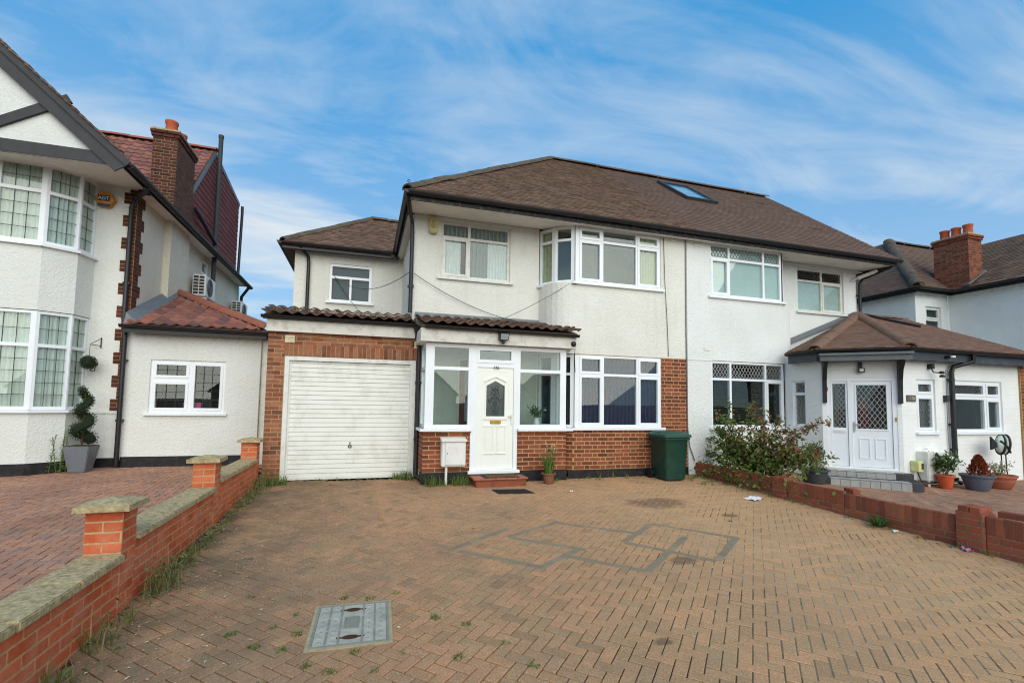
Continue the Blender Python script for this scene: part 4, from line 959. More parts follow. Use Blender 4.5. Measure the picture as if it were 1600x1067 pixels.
    MB().tube([(11.98, 8.9, 4.72), (12.25, 8.6, 4.86)], .045, 8).tube([(11.9, 9.0, 4.66), (11.98, 8.9, 4.72)], .02, 8).build('floodlight_arm', MT['white_metal'], H2)
    # skylight on the roof slope
    v = Vector((0, RY-EY, RZ-EZ)).normalized(); n = Vector((0, -v.z, v.y))
    def RP(x, y, h): s = (y-EY)/(RY-EY); return Vector((x, y, EZ+(RZ-EZ)*s))+n*h
    s = MB()
    for x0, x1, y0, y1 in ((8.02, 8.10, 10.5, 11.85), (8.94, 9.02, 10.5, 11.85), (8.10, 8.94, 10.5, 10.58), (8.10, 8.94, 11.74, 11.85)):
        s.hexa([RP(x0, y0, .02), RP(x1, y0, .02), RP(x1, y1, .02), RP(x0, y1, .02), RP(x0, y0, .11), RP(x1, y0, .11), RP(x1, y1, .11), RP(x0, y1, .11)])
    sk = s.build('skylight', MT['timber'], H2)
    MB().hexa([RP(8.10, 10.58, .08), RP(8.94, 10.58, .08), RP(8.94, 11.74, .08), RP(8.10, 11.74, .08), RP(8.10, 10.58, .09), RP(8.94, 10.58, .09), RP(8.94, 11.74, .09), RP(8.10, 11.74, .09)]).build('pane', MT['skylight_glass'], sk)
    MB().hexa([RP(8.05, 10.52, .03), RP(9.0, 10.52, .03), RP(9.0, 11.8, .03), RP(8.05, 11.8, .03), RP(8.05, 10.52, .04), RP(9.0, 10.52, .04), RP(9.0, 11.8, .04), RP(8.05, 11.8, .04)]).build('blind', MT['blind'], sk)
    for x, y in ((11.36, 11.45), (11.45, 9.6)):
        MB().hexa([RP(x-.2, y, .03), RP(x+.2, y, .03), RP(x+.2, y+.1, .03), RP(x-.2, y+.1, .03), RP(x-.18, y, .06), RP(x+.18, y, .06), RP(x+.18, y+.1, .045), RP(x-.18, y+.1, .045)]).build('roof_vent', MT['roof_tile_new_i'], H2)
MT['skylight_glass'] = m_glass('skylight_glass', .05, (.85, .9, .92, 1))
house2()
A_, B_ = (9.05, 7.55), (10.0, 6.65)
LD = math.hypot(.95, .9); UD = (.95/LD, -.9/LD)
def porch2():
    PB = MT['painted_brick']; DI = ('di', .075, .115)
    m = MB()
    m.slab((9.05, 8.47, 0), (0, -1), 0, .92, -.1, 2.5, [(.21, .53, 1.0, 1.97)], -.15, 0)
    m.slab((A_[0], A_[1], 0), UD, 0, LD, -.1, 2.5, [(.09, 1.235, .2, 2.0)], -.15, 0)
    m.slab((10.0, 6.65, 0), (1, 0), 0, 3.567, -.15, 2.5, [(.41, .95, .95, 1.99), (1.45, 3.0, .95, 2.0)], -.15, 0)
    m.slab((13.57, 6.65, 0), (0, 1), .008, 4, -.15, 2.5, [], -.15, 0)
    m.box(9.2, 13.4, 8.6, 8.7, .0, 2.4)
    m.build('porch_wall', PB, H2)
    MB().box(13.57, 13.85, 6.62, 6.9, -.15, 2.4).build('end_pier', MT['mortar_b'], H2)
    G = Pieces('brick', H2, MT['brick_porch'], MT['brick_porch_i'], 0, 'end_pier_bricks'); lay_bricks(G, (13.59, 6.62, -.12), (1, 0), .26, 33, 'stretcher'); G.flush()
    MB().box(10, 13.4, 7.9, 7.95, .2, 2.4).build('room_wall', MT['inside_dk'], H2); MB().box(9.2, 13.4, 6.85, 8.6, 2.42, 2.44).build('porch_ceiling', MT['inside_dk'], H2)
    window(H2, (9.05, 8.26, 1.0), (0, -1), .32, .97, [(.04, .28, .04, .66, False), (.04, .28, .72, .93, False)], 'upvc', 'glass', lead=DI, leadmat='leadw', inset=.03, sill=0)
    window(H2, (10.41, 6.65, .95), (1, 0), .54, 1.04, [(.05, .49, .05, .69, True), (.05, .49, .76, .98, True)], 'upvc', 'glass', lead=DI, leadmat='lead', inset=.03)
    c = [(.05, 1.02, .05, .66, False, None), (1.09, 1.5, .05, .66, True, None), (.05, 1.02, .74, .99, True, DI), (1.09, 1.5, .74, .99, True, DI)]
    window(H2, (11.45, 6.65, .95), (1, 0), 1.55, 1.05, c, 'upvc', 'glass', leadmat='lead', inset=.03)
    curtain((10.41, 6.65, .95), (1, 0), .05, .5, .05, .98, -.16, 'grey_blind', 'grey curtain behind the narrow window next to the canted porch door', 5)
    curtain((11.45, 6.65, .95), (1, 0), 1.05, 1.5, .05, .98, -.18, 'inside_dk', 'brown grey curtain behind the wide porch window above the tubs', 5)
    # door set
    O = (A_[0], A_[1], .2); U = UD
    f = MB(); f.slab(O, U, .09, 1.235, 0, 1.80, [(.15, .44, .03, 1.74), (.50, 1.16, .03, 1.74)], -.1, -.01); fr = f.build('door_frame', MT['upvc'], H2)
    s = MB(); s.slab(O, U, .155, .435, .035, 1.735, [(.185, .405, .80, 1.69)], -.08, -.03); s.obox(O, U, .19, .40, -.04, -.022, .70, .755); sd_ = s.build('side_light', MT['upvc'], fr)
    MB().obox(O, U, .18, .41, -.06, -.055, .795, 1.70).build('pane', MT['glass'], fr)
    l = MB(); add_lead(l, O, U, .185, .405, .80, 1.69, DI, -.048); l.build('leading', MT['leadw'], fr)
    d = MB(); d.slab(O, U, .505, 1.155, .035, 1.735, [(.585, 1.075, .79, 1.66)], -.08, -.03)
    for u0, u1 in ((.61, .79), (.87, 1.05)): d.slab(O, U, u0, u1, .2, .60, [(u0+.015, u1-.015, .215, .585)], -.04, -.02)
    d.slab(O, U, .56, 1.10, .76, 1.69, [(.587, 1.073, .787, 1.663)], -.04, -.018)
    dr = d.build('front_door', MT['upvc'], H2)
    MB().obox(O, U, .58, 1.08, -.06, -.055, .785, 1.665).build('pane', MT['glass'], dr)
    l = MB(); add_lead(l, O, U, .585, 1.075, .79, 1.66, ('di', .085, .13), -.048); l.build('leading', MT['leadw'], dr)
    MB().obox(O, U, .525, .55, -.03, -.01, .72, .92).obox(O, U, .53, .64, -.005, .012, .86, .88).build('handle', MT['chrome'], dr)
    MB().obox(O, U, .19, .40, -.03, -.016, .70, .752).build('letterbox', MT['upvc_old'], fr)
    MB().obox(O, U, 1.20, 1.225, -.012, .004, .95, 1.03).build('door_bell', MT['brass'], fr)
    MB().obox(O, U, .05, 1.28, -.05, .06, -.035, 0).build('threshold', MT['upvc_old'], fr)
    MB().tube([(O[0]+UD[0]*.3-.2, O[1]+.55, .3), (O[0]+UD[0]*.3-.2, O[1]+.55, 1.7)], .1)
    # hanging red coat just inside the door
    P = lambda u, n, z: (O[0]+U[0]*u+U[1]*n, O[1]+U[1]*u-U[0]*n, O[2]+z)
    c = MB(); c.lathe(P(.74, -.35, .75), [(.10, 0), (.13, .1), (.12, .35), (.10, .55), (.04, .66), (.0, .68)], 12, 1, .6); c.build('red_coat', m_plain('red_cloth', lin(120, 24, 40), .9), None, smooth=True, label='dark red coat hanging inside the leaded glass front door', cat='coat')
    # steps faced with tiles
    N = (UD[1], -UD[0])
    for lvl, (n1, z0, z1, ue) in enumerate(((.34, .05, .165, .16), (.68, -.16, .05, .26))):
        st = MB(); pts = []
        u0, u1 = -.1-.0*ue, 1.32+ue*.6
        pts = [P(u0, .0, 0), P(u0, n1, 0)]+[P(u1-.22+.22*math.sin(t), n1-.22+.22*math.cos(t), 0) for t in [i*math.pi/12 for i in range(7)]]+[P(u1, .0, 0)]
        st.plate([(p[0], p[1], z0) for p in pts], (0, 0, z1-z0)); so_ = st.build('porch_step', MT['timber'], H2)
        k = int((u1-.22-u0-.1)/.155)
        for i in range(k):
            a = u0+.12+i*.155
            MB().obox((O[0], O[1], 0), U, a, a+.148, n1+.002, n1+.012, z0+.012, z1-.004).build('tile', MT['tile_step'], so_)
            MB().obox((O[0], O[1], 0), U, a, a+.148, n1-.25, n1-.01, z1+.001, z1+.008).build('tile', MT['tile_step'], so_)
    # door canopy, brackets
    can = MB(); can.obox((A_[0], A_[1], 0), UD, -.06, 1.40, .0, .42, 2.33, 2.43); can.obox((A_[0], A_[1], 0), UD, -.08, 1.42, .02, .46, 2.432, 2.48); can.build('door_canopy', MT['flash_dark'], H2)
    for u in (.01, 1.25):
        b = MB(); O2 = (A_[0], A_[1], 0)
        Q = lambda n, z, du: (O2[0]+U[0]*(u+du)+U[1]*n, O2[1]+U[1]*(u+du)-U[0]*n, z)
        pr = [(.004, 1.5), (.06, 1.5), (.07, 1.75), (.09, 1.95), (.16, 2.15), (.33, 2.32), (.004, 2.32)]
        b.plate([Q(n, z, 0) for n, z in pr], (U[0]*.07, U[1]*.07, 0)); b.build('canopy_bracket', MT['black'], H2)
    lm = MB(); lm.obox((A_[0], A_[1], 0), UD, .62, .69, .0, .05, 2.20, 2.31); lm.obox((A_[0], A_[1], 0), UD, .61, .72, .04, .1, 2.11, 2.20); lm.build('porch_lamp', MT['black'], H2)
    MB().obox((A_[0], A_[1], 0), UD, .635, .70, .1, .105, 2.13, 2.185).build('porch_lamp_lens', MT['blind'], H2)
    # roof of the canted porch
    e = 2.56
    E0, E1, E2, E3 = (8.86, 8.22, e), (8.74, 7.44, e), (9.88, 6.38, e), (13.72, 6.38, e); Pk = (12.0, 8.95, 3.74); Pr = (13.72, 8.95, 3.74); Pw = (11.95, 9.04, 3.72)
    deck(H2, [[E0, E1, Pk], [E0, Pk, Pw], [E1, E2, Pk], [E2, E3, Pr, Pk], [Pr, (13.72, 12, 3.74), (12.1, 12, 3.74), Pk]], MT['roof_tile_porch_i'], 'porch_roof_deck')
    T = Pieces('roof_tile', H2, MT['roof_tile_porch'], MT['roof_tile_porch_i'], 150, 'porch_roof_tiling')
    for poly in ([E0, E1, Pk], [E1, E2, Pk], [E2, E3, Pr, Pk]): tile_poly(T, poly, .10, .165, T_TILE, .012)
    T.flush()
    K = Pieces('ridge_tile', H2, MT['ridge_brown'], MT['ridge_brown_i'], 60, 'ridge_tiles')
    up = lambda p, d=.04: (p[0], p[1], p[2]+d)
    ridge_line(K, up(E1), up(Pk), .26, .10, .34); ridge_line(K, up(E2), up(Pk), .26, .10, .34); ridge_line(K, up(Pk), up(Pr), .2, .06, .4); K.flush()
    fl_ = MB(); fl_.hexa([(9.62, 9.0, 2.84), (9.62, 9.035, 2.84), (12.0, 9.035, 3.74), (12.0, 9.0, 3.74), (9.62, 9.02, 2.98), (9.62, 9.037, 2.98), (12.0, 9.037, 3.88), (12.0, 9.02, 3.88)]); fl_.build('porch_flashing', MT['flash'], H2)
    g = MB(); g.gutter([(8.83, 8.2, e), (8.71, 7.42, e), (9.86, 6.34, e), (13.75, 6.34, e-.02)], .055); g.build('gutter', MT['black'], H2, smooth='auto')
    fb = MB(); fb.slab((8.88, 8.2, 0), (-.08, -.9968), 0, .745, 2.34, 2.545, [], -.02, 0); fb.slab((8.82, 7.46, 0), UD, 0, 1.50, 2.342, 2.543, [], -.02, 0); fb.slab((9.91, 6.42, 0), (1, 0), 0, 3.8, 2.34, 2.545, [], -.02, 0)
    fb.plate([(8.9, 8.2, 2.36), (8.84, 7.47, 2.36), (9.92, 6.44, 2.36), (13.7, 6.44, 2.36), (13.7, 6.64, 2.36), (10.0, 6.64, 2.36), (9.06, 7.55, 2.36), (9.06, 8.3, 2.36)], (0, 0, .02))
    fb.build('porch_fascia', MT['fascia_blue'], H2)
    downpipe(H2, [(11.62, 6.36, 2.52), (11.62, 6.37, 2.36), (11.36, 6.56, 2.26), (11.33, 6.58, 2.15), (11.33, 6.58, .0), (11.38, 6.5, -.06)], .045, [(11.33, 6.6, 2.0), (11.33, 6.6, 1.1), (11.33, 6.6, .6)])
    MB().tube([(11.2, 6.6, 2.2), (11.22, 6.62, 1.0), (11.24, 6.62, .55)], .008, 5).build('meter_cable', MT['flash'], H2)
    downpipe(H2, [(12.13, 8.98, 3.82), (12.35, 8.5, 3.62), (12.7, 7.95, 3.38)], .034, name='roof_pipe')
    # wall boxes
    mb_ = MB(); mb_.box(10.33, 10.56, 6.45, 6.66, .03, .58); mb_.build('meter_cabinet', MT['white_metal'], H2, bevel=.012)
    MB().box(10.57, 10.95, 6.44, 6.66, .06, .56).build('meter_cabinet', MT['white_metal'], H2, bevel=.012)
    MB().hexa([(10.96, 6.50, .06), (11.28, 6.50, .06), (11.28, 6.66, .06), (10.96, 6.66, .06), (10.96, 6.50, .42), (11.28, 6.50, .42), (11.28, 6.66, .50), (10.96, 6.66, .50)]).build('meter_cabinet', MT['white_metal'], H2)
    for x in (10.42, 10.85): MB().tube([(x, 6.5, .05), (x, 6.5, -.09)], .022, 8).build('pipe', MT['white_metal'], H2)
    MB().box(10.15, 10.29, 6.5, 6.645, .20, .40).build('socket_box', m_plain('pale_yellow', lin(224, 224, 150), .4), H2, bevel=.008)
    MB().box(10.235, 10.28, 6.488, 6.5, .25, .36).build('socket_window', MT['timber'], H2)
    MB().tube([(10.2, 6.55, .2), (10.2, 6.5, .05), (10.26, 6.48, -.02), (10.4, 6.48, -.01), (10.8, 6.48, .0), (11.2, 6.48, -.01)], .014, 6).build('supply_cable', MT['timber'], H2)
    ns = thing('name_plaque', (10.24, 6.62, 1.55), 'small slate house number plaque on the white wall beside the canted door', 'plaque')
    MB().box(10.12, 10.37, 6.632, 6.648, 1.54, 1.67).build('slate', m_plain('slate_plaque', lin(96, 90, 78), .6), ns, bevel=.006)
    cu = bpy.data.curves.new('plaque_number', 'FONT'); cu.body = '178'; cu.size = .085; cu.extrude = .002; cu.align_x = 'CENTER'
    t = bpy.data.objects.new('tmp', cu); me = bpy.data.meshes.new_from_object(t); bpy.data.objects.remove(t); me.materials.append(m_plain('plaque_print', lin(190, 180, 160), .6)); o = bpy.data.objects.new('lettering', me); COL.objects.link(o)
    o.rotation_euler = (R(90), 0, 0); w = Vector((10.26, 6.63, 1.575)); o.parent = ns; o.location = w-WLOC[ns]
    # security lights
    sl = thing('security_light', (10.8, 6.5, 2.2), 'black twin spot security light on the white wall above the narrow porch window', 'security light')
    MB().box(10.74, 10.82, 6.56, 6.65, 2.20, 2.30).build('base', MT['black'], sl); MB().tube([(10.76, 6.58, 2.2), (10.76, 6.55, 2.13), (10.88, 6.5, 2.12)], .014, 6).build('arm', MT['black'], sl)
    for dx, dz in ((.10, .0), (.11, -.07)): MB().lathe((10.78+dx, 6.48, 2.10+dz), [(.0, 0), (.04, 0), (.05, .02), (.03, .05), (.0, .055)], 12).build('lamp_head', MT['black'], sl, smooth='auto')
    s2 = thing('motion_sensor', (10.92, 6.36, 2.4), 'white topped motion sensor on the dark blue porch fascia', 'sensor')
    MB().tube([(10.9, 6.42, 2.42), (10.92, 6.34, 2.42)], .035, 10).build('body', MT['black'], s2); MB().lathe((10.94, 6.32, 2.41), [(.0, 0), (.045, .0), (.045, .03), (.0, .04)], 12).build('lens', MT['blind'], s2, smooth='auto')
    jb = B(11.17, 11.24, 6.58, 6.65, 1.55, 1.68).build('junction_box', MT['timber'], H2)
    MB().obox((A_[0], A_[1], 0), UD, .07, .10, .005, .05, 1.74, 1.82).build('red_alarm_bell', m_plain('orange_plastic', lin(206, 84, 50), .4), None, label='small orange red alarm bell hanging beside the canted porch door', cat='bell')
MT['flash_dark'] = m_plain('canopy_slate_grey', lin(98, 104, 106), .55, .1, .4, .1, 6)
MT['fascia_blue'] = m_plain('fascia_blue_grey', lin(62, 68, 78), .5, 0, .4, .12, 6, .1, (lin(110, 114, 118), 9, .3))
porch2()

# ================================================================ house far right
H3 = thing('detached_house', (18, 10, 0), 'white pebbledashed house with brown hipped roof and brick chimney beyond the canted porch', 'house')
def house3():
    m = MB(); m.slab((16.4, 18, 0), (0, -1), 0, 7.592, 0, 5.118, [(5.55, 6.25, 3.45, 4.3)], -.25, 0); m.slab((16.4, 10.4, 0), (1, 0), .004, 1.497, 0, 5.12, [(.45, 1.15, 3.3, 4.65)], -.25, 0); m.slab((17.9, 10.4, 0), (0, -1), .008, 7.49, 0, 5.118, [], -.25, 0)
    m.slab((17.9, 2.9, 0), (1, 0), 0, 6, 0, 5.12, [], -.2, 0); m.build('wall', MT['render_w'], H3)
    window(H3, (16.85, 10.4, 3.3), (1, 0), .7, 1.35, [(.06, .64, .06, .90, False), (.06, .64, .98, 1.29, True)], 'upvc_old', 'glass_obs', inset=.05)
    MB().box(16.9, 17.5, 10.58, 10.6, 3.3, 4.65).build('window_blind', MT['grey_blind'], H3)
    w = window(H3, (16.4, 12.45, 3.45), (0, -1), .7, .85, [(.06, .64, .06, .40, False), (.06, .64, .46, .79, True)], 'upvc', 'glass', lead=('di', .085, .12), inset=.0)
    z = 5.15
    a, b, c, d = (16.15, 18, z), (16.15, 10.15, z), (17.65, 10.15, z), (17.65, 2.5, z); pk = (18.65, 12.65, 7.6)
    rear = [a, b, pk, (18.65, 18, 7.6)]; front = [b, (20, 10.15, z), (21.5, 12.65, 7.6), pk]; near = [(17.65, 12.2, z), d, (20.5, 2.5, 7.15), (20.5, 12.2, 7.15)]
    deck(H3, [rear, front, near, [(20.5, 2.5, 7.15), (20.5, 12.2, 7.15), (24, 12.2, 5), (24, 2.5, 5)], [pk, (18.65, 18, 7.6), (23, 18, 7.6), (23, 12.65, 7.6)]], MT['roof_tile_new_i'])
    T = Pieces('roof_tile', H3, MT['roof_tile'], MT['roof_tile_i'], 0, 'roof_tiling'); T2 = Pieces('roof_tile', H3, MT['roof_tile_new'], MT['roof_tile_new_i'], 0, 'rear_roof_tiling')
    tile_poly(T, near, .12, .2, T_SM, .012); tile_poly(T2, rear, .12, .2, T_SM, .012); tile_poly(T2, front, .12, .2, T_SM, .012); T.flush(); T2.flush()
    K = Pieces('ridge_tile', H3, MT['ridge_tile'], MT['ridge_tile_i'], 40, 'ridge_tiles'); ridge_line(K, (b[0], b[1], z+.06), (pk[0], pk[1], pk[2]+.06), .34, .13, .4); ridge_line(K, (pk[0], pk[1], 7.65), (21.5, 12.65, 7.65)); K.flush()
    g = MB(); g.gutter([(16.1, 18, z), (16.1, 10.1, z)], .07); g.gutter([(16.1, 10.1, z), (17.6, 10.1, z)], .07); g.gutter([(17.6, 10.1, z), (17.6, 2.5, z)], .07); g.box(16.17, 16.2, 10.2, 18, 5.0, 5.13); g.box(16.17, 17.68, 10.18, 10.2, 5.0, 5.13); g.box(17.67, 17.7, 2.5, 10.2, 5.0, 5.13); g.build('gutter', MT['black'], H3, smooth='auto')
    MB().plate([(16.2, 18, 5.05), (16.2, 10.2, 5.05), (17.7, 10.2, 5.05), (17.7, 2.6, 5.05), (17.92, 2.6, 5.05), (17.92, 10.42, 5.05), (16.42, 10.42, 5.05), (16.42, 18, 5.05)], (0, 0, .02)).build('soffit', MT['soffit'], H3)
    chimney(H3, 17.7, 18.32, 9.68, 10.62, 5.12, 6.72, 'brick_dark2', 0, 3)
    MB().plate([(17.64, 9.85, 5.2), (18.36, 9.85, 5.75), (18.36, 9.6, 5.7), (17.5, 9.6, 5.2)], (0, 0, .05)).build('flashing', MT['flash'], H3)
    G = Pieces('brick', H3, MT['brick_dark'], MT['brick_dark_i'], 0, 'quoin_bricks')
    for k in range(0, 40, 6): lay_bricks(G, (17.9, 8.42, 1.5+k*.09), (0, -1), .22, 3, 'stretcher'); 
    G.flush()
def chimney(H, x0, x1, y0, y1, z0, z1, mat, limit, pots, potside='y'):
    ms = MT['brick_dark'], MT['brick_dark_i']
    if mat == 'brick_dark2': ms = MT['brick_porch'], MT['brick_porch_i']
    c = MB().box(x0, x1, y0, y1, z0, z1+.12).build('chimney', MT['mortar_g'], H)
    G = Pieces('brick', c, ms[0], ms[1], limit, 'chimney_brickwork'); n = int((z1-z0)/.075)
    for O, U, L in (((x0, y0), (1, 0), x1-x0), ((x1, y0), (0, 1), y1-y0), ((x0, y1), (0, -1), y1-y0), ((x1, y1), (-1, 0), x1-x0)):
        lay_bricks(G, (O[0], O[1], z0), U, L, n, 'flemish', 0 if U[0] else 1)
        for j, pr in ((0, .03), (1, .05)): lay_bricks(G, (O[0]-U[0]*pr, O[1]-U[1]*pr, z0+(n+j)*.075), U, L+2*pr, 1, 'stretcher', j, proud=pr+.006)
    G.flush()
    MB().box(x0-.04, x1+.04, y0-.04, y1+.04, z0+(n+2)*.075, z0+(n+2)*.075+.04).build('capping', MT['concrete'], c)
    zt = z0+(n+2)*.075+.03
    for k in range(pots):
        cy = y0+(y1-y0)*(k+.5)/pots; cx = (x0+x1)/2
        MB().lathe((cx, cy, zt), [(.13, 0), (.125, .06), (.115, .26), (.13, .28), (.135, .34), (.115, .345), (.10, .30)], 18).build('chimney_pot', MT['pot_clay'], c, smooth='auto')
house3()
MB().tube([tuple(Vector((12.6, 12.5, 8.25)).lerp(Vector((40, 20, 9.3)), t)+Vector((0, 0, -.9*4*t*(1-t)))) for t in [i/16 for i in range(17)]], .012, 5).build('overhead_line', MT['timber'], None, label='thin overhead telephone line crossing the sky behind the far chimney', cat='cable')

# ================================================================ house on the left
H4 = thing('gabled_house', (-7, 11, 0), 'white gabled house with dark timber bargeboards, brick quoins and curved leaded bay windows', 'house')
QB = [(-6.75, 10.06), (-5.48, 10.26), (-5.10, 10.55), (-5.04, 10.98)]
def house4():
    FY = 10.98; WX = -4.42
    m = MB(); m.slab((-12, FY, 0), (1, 0), 0, 7.577, -.1, 5.5, [], -.25, 0)
    band(m, [(-8.2, 10.12)]+QB, -.1, 1.13, .15); band(m, [(-8.2, 10.12)]+QB, 2.88, 4.03, .15)
    m.build('front_wall', MT['render_l'], H4)
    s = MB(); s.slab((WX, FY, 0), (0, 1), .008, 8.0, -.1, 5.42, [(3.95, 4.55, 4.2, 5.25)], -.25, -.002); s.box(WX-.1, WX+.13, 12.35, 13.5, 0, 5.38); s.build('side_wall', MT['pebble'], H4)
    MB().slab((WX, 19, 0), (-1, 0), 0, 7.5, 0, 5.4, [], -.25, 0).build('back_wall', MT['pebble'], H4)
    pl = MB(); band(pl, [(-8.2, 10.10), (-6.76, 10.045), (-5.475, 10.245), (-5.085, 10.54), (-5.025, 10.965), (-4.40, 10.965)], -.1, .24, .05); pl.build('plinth', MT['plinth'], H4)
    MB().box(-5.02, WX, FY-.02, FY-.001, 1.08, 1.12).build('render_ledge', MT['render_l'], H4)
    # bay windows
    for (a, b), (ca, cb_) in (((QB[0], QB[1]), (3, 3)), ((QB[1], QB[2]), (3, 3)), ((QB[2], QB[3]), (2, 3))):
        l = math.hypot(b[0]-a[0], b[1]-a[1]); U = ((b[0]-a[0])/l, (b[1]-a[1])/l)
        for z, h, tr, r1, r2 in ((4.05, 1.44, .94, 4, 2), (1.15, 1.72, 1.12, 5, 2)):
            if l > 1: cells = [(.06, .55, .06, tr-.03, False, ('sq', 3, r1)), (.06, .55, tr+.03, h-.05, False, ('sq', 3, r2)), (.68, l-.08, .06, tr-.03, False, ('sq', 3, r1)), (.68, l-.08, tr+.03, h-.05, False, ('sq', 3, r2))]
            else: cells = [(.05, l-.05, .06, tr-.03, False, ('sq', ca, r1)), (.05, l-.05, tr+.03, h-.05, False, ('sq', ca, r2))]
            window(H4, (a[0], a[1], z), U, l, h, cells, 'upvc', 'glass', leadmat='timber', inset=.02, sill_ext=.02)
            up = z > 3
            curtain((a[0], a[1], z), U, .04, l-.04, .04, h-.04, -.09, 'net_l', ('pale net curtain behind the %s pane of the %s leaded bay' % ('wide' if l > 1 else ('middle' if l > .46 else 'narrow side'), 'upstairs' if up else 'downstairs')), int(l*14), .02)
    MB().box(-8, -5.3, 11.0, 11.02, 0, 1)
    # front gable with timbers
    GYp = 9.62
    g = MB(); g.plate([(-4.22, GYp+.06, 5.4), (-11.6, GYp+.06, 5.4), (-7.9, GYp+.06, 8.72)], (0, .2, 0)); g.build('gable_wall', MT['render_l'], H4)
    t = MB()
    def beam(a, b, w, y0=GYp, y1=GYp+.058):
        d = Vector((b[0]-a[0], b[1]-a[1])).normalized(); nx, nz = -d.y*w/2, d.x*w/2
        q = [(a[0]+nx, a[1]+nz), (a[0]-nx, a[1]-nz), (b[0]-nx, b[1]-nz), (b[0]+nx, b[1]+nz)]
        t.hexa([(x, y0, z) for x, z in q]+[(x, y1, z) for x, z in q])
    beam((-4.22, 5.47), (-9.5, 5.46), .21, GYp+.004); beam((-4.95, 6.42), (-6.9, 5.18), .15, GYp+.008)
    t.build('gable_timbers', MT['timber'], H4)
    bg = MB(); a, b = Vector((-4.02, 5.40)), Vector((-7.9, 8.92)); d = (b-a).normalized(); nx, nz = -d.y, d.x
    if nz < 0: nx, nz = -nx, -nz
    q = [(a.x, a.y), (b.x, b.y), (b.x-nx*.26, b.y-nz*.26), (a.x-nx*.24-.05, a.y-nz*.20)]
    bg.plate([(x, GYp-.03, z) for x, z in q], (0, .03, 0)); bg.plate([(q[0][0]+nx*.05, GYp-.06, q[0][1]+nz*.05), (b.x+nx*.05, GYp-.06, b.y+nz*.05), (b.x-nx*.06, GYp-.06, b.y-nz*.06), (a.x-nx*.06, GYp-.06, a.y-nz*.06)], (0, .028, 0))
    a2, b2 = Vector((-11.8, 5.40)), Vector((-7.9, 8.92)); bg.plate([(a2.x, GYp-.031, a2.y), (a2.x+.25, GYp-.031, a2.y), (b2.x, GYp-.031, b2.y-.35), (b2.x, GYp-.031, b2.y)], (0, .03, 0))
    bg.build('bargeboard', MT['timber'], H4)
    # soffit under the gable and along the flank
    MB().plate([(-11, GYp+.02, 5.36), (-4.12, GYp+.02, 5.36), (-4.12, FY, 5.50), (-11, FY, 5.50)], (0, 0, .02)).plate([(WX, FY, 5.385), (-4.12, FY, 5.385), (-4.12, 18.9, 5.385), (WX, 18.9, 5.385)], (0, 0, .02)).build('soffit', MT['soffit'], H4)
    deck(H4, [[(-4.02, GYp-.05, 5.45), (-7.9, GYp-.05, 8.97), (-7.9, 15, 8.97), (-4.02, 15, 5.45)], [(-11.8, GYp-.05, 5.45), (-7.9, GYp-.05, 8.97), (-7.9, 15, 8.97), (-11.8, 15, 5.45)]], MT['roof_tile_red_i'], 'gable_roof_deck', .05)
    V = Pieces('verge_tile', H4, MT['roof_tile'], MT['roof_tile_i'], 60, 'verge_tiles')
    dd = Vector((-3.88, 0, 3.52)).normalized(); nn = Vector((dd.z, 0, -dd.x)); nn = nn if nn.z > 0 else -nn
    for k in range(34):
        c = Vector((-4.02, GYp-.02, 5.44))+dd*(k*.15+.3)+nn*(.015+random.uniform(0, .015)); v2 = (dd-nn*.1).normalized(); n2 = Vector((0, 1, 0)).cross(v2); uu = Vector((0, 1, 0))
        V.add(t_plain_v, Matrix(((uu.x, v2.x, n2.x, c.x), (uu.y, v2.y, n2.y, c.y), (uu.z, v2.z, n2.z, c.z), (0, 0, 0, 1))))
    V.flush()
    MB().gutter([(-4.04, GYp+.02, 5.42), (-4.04, 18.95, 5.38)], .075).box(-4.12, -4.10, GYp+.03, 18.9, 5.33, 5.47).build('gutter', MT['black'], H4, smooth='auto')
    # rear cross roof, tile-hung gable end
    rp = [(-9.8, 12.6, 5.53), (-4.34, 12.6, 5.53), (-4.34, 15.25, 8.48), (-9.8, 15.25, 8.48)]
    deck(H4, [rp, [(-9.8, 15.25, 8.48), (-4.34, 15.25, 8.48), (-4.34, 18.15, 8.08), (-9.8, 18.15, 8.08)]], MT['roof_tile_red_i'], 'cross_roof_deck')
    T = Pieces('roof_tile', H4, MT['roof_tile_red'], MT['roof_tile_red_i'], 0, 'cross_roof_tiling'); tile_poly(T, rp, .22, .2, t_wave(.2, .30, .014, .03, 6), .03, .28, .004, .1, False); T.flush()
    K = Pieces('ridge_tile', H4, MT['ridge_red'], MT['ridge_red_i'], 30, 'ridge_tiles'); ridge_line(K, (-9.8, 15.25, 8.52), (-4.3, 15.25, 8.52)); K.flush()
    gp = [(-4.38, 12.55, 5.48), (-4.38, 18.06, 5.48), (-4.38, 18.06, 8.02), (-4.38, 15.25, 8.42)]
    MB().plate(gp, (-.15, 0, 0)).build('tile_hung_wall', MT['tile_hung_i'], H4)
    T = Pieces('hung_tile', H4, MT['tile_hung'], MT['tile_hung_i'], 300, 'hung_tiling'); tile_poly(T, [(-4.38, 12.55, 5.5), (-4.38, 18.06, 5.5), (-4.38, 18.06, 8.02), (-4.38, 15.25, 8.42)], .16, .26, t_plain(.26, .24, .02), .012, .22, .003, .08); T.flush()
    fb = MB(); fb.plate([(-4.33, 12.4, 5.35), (-4.33, 15.25, 8.50), (-4.33, 15.25, 8.32), (-4.33, 12.6, 5.35)], (-.05, 0, 0)); fb.plate([(-4.33, 15.25, 8.50), (-4.33, 18.1, 8.10), (-4.33, 18.1, 7.98), (-4.33, 15.25, 8.38)], (-.05, 0, 0)); fb.build('verge_flashing', MT['flash'], H4)
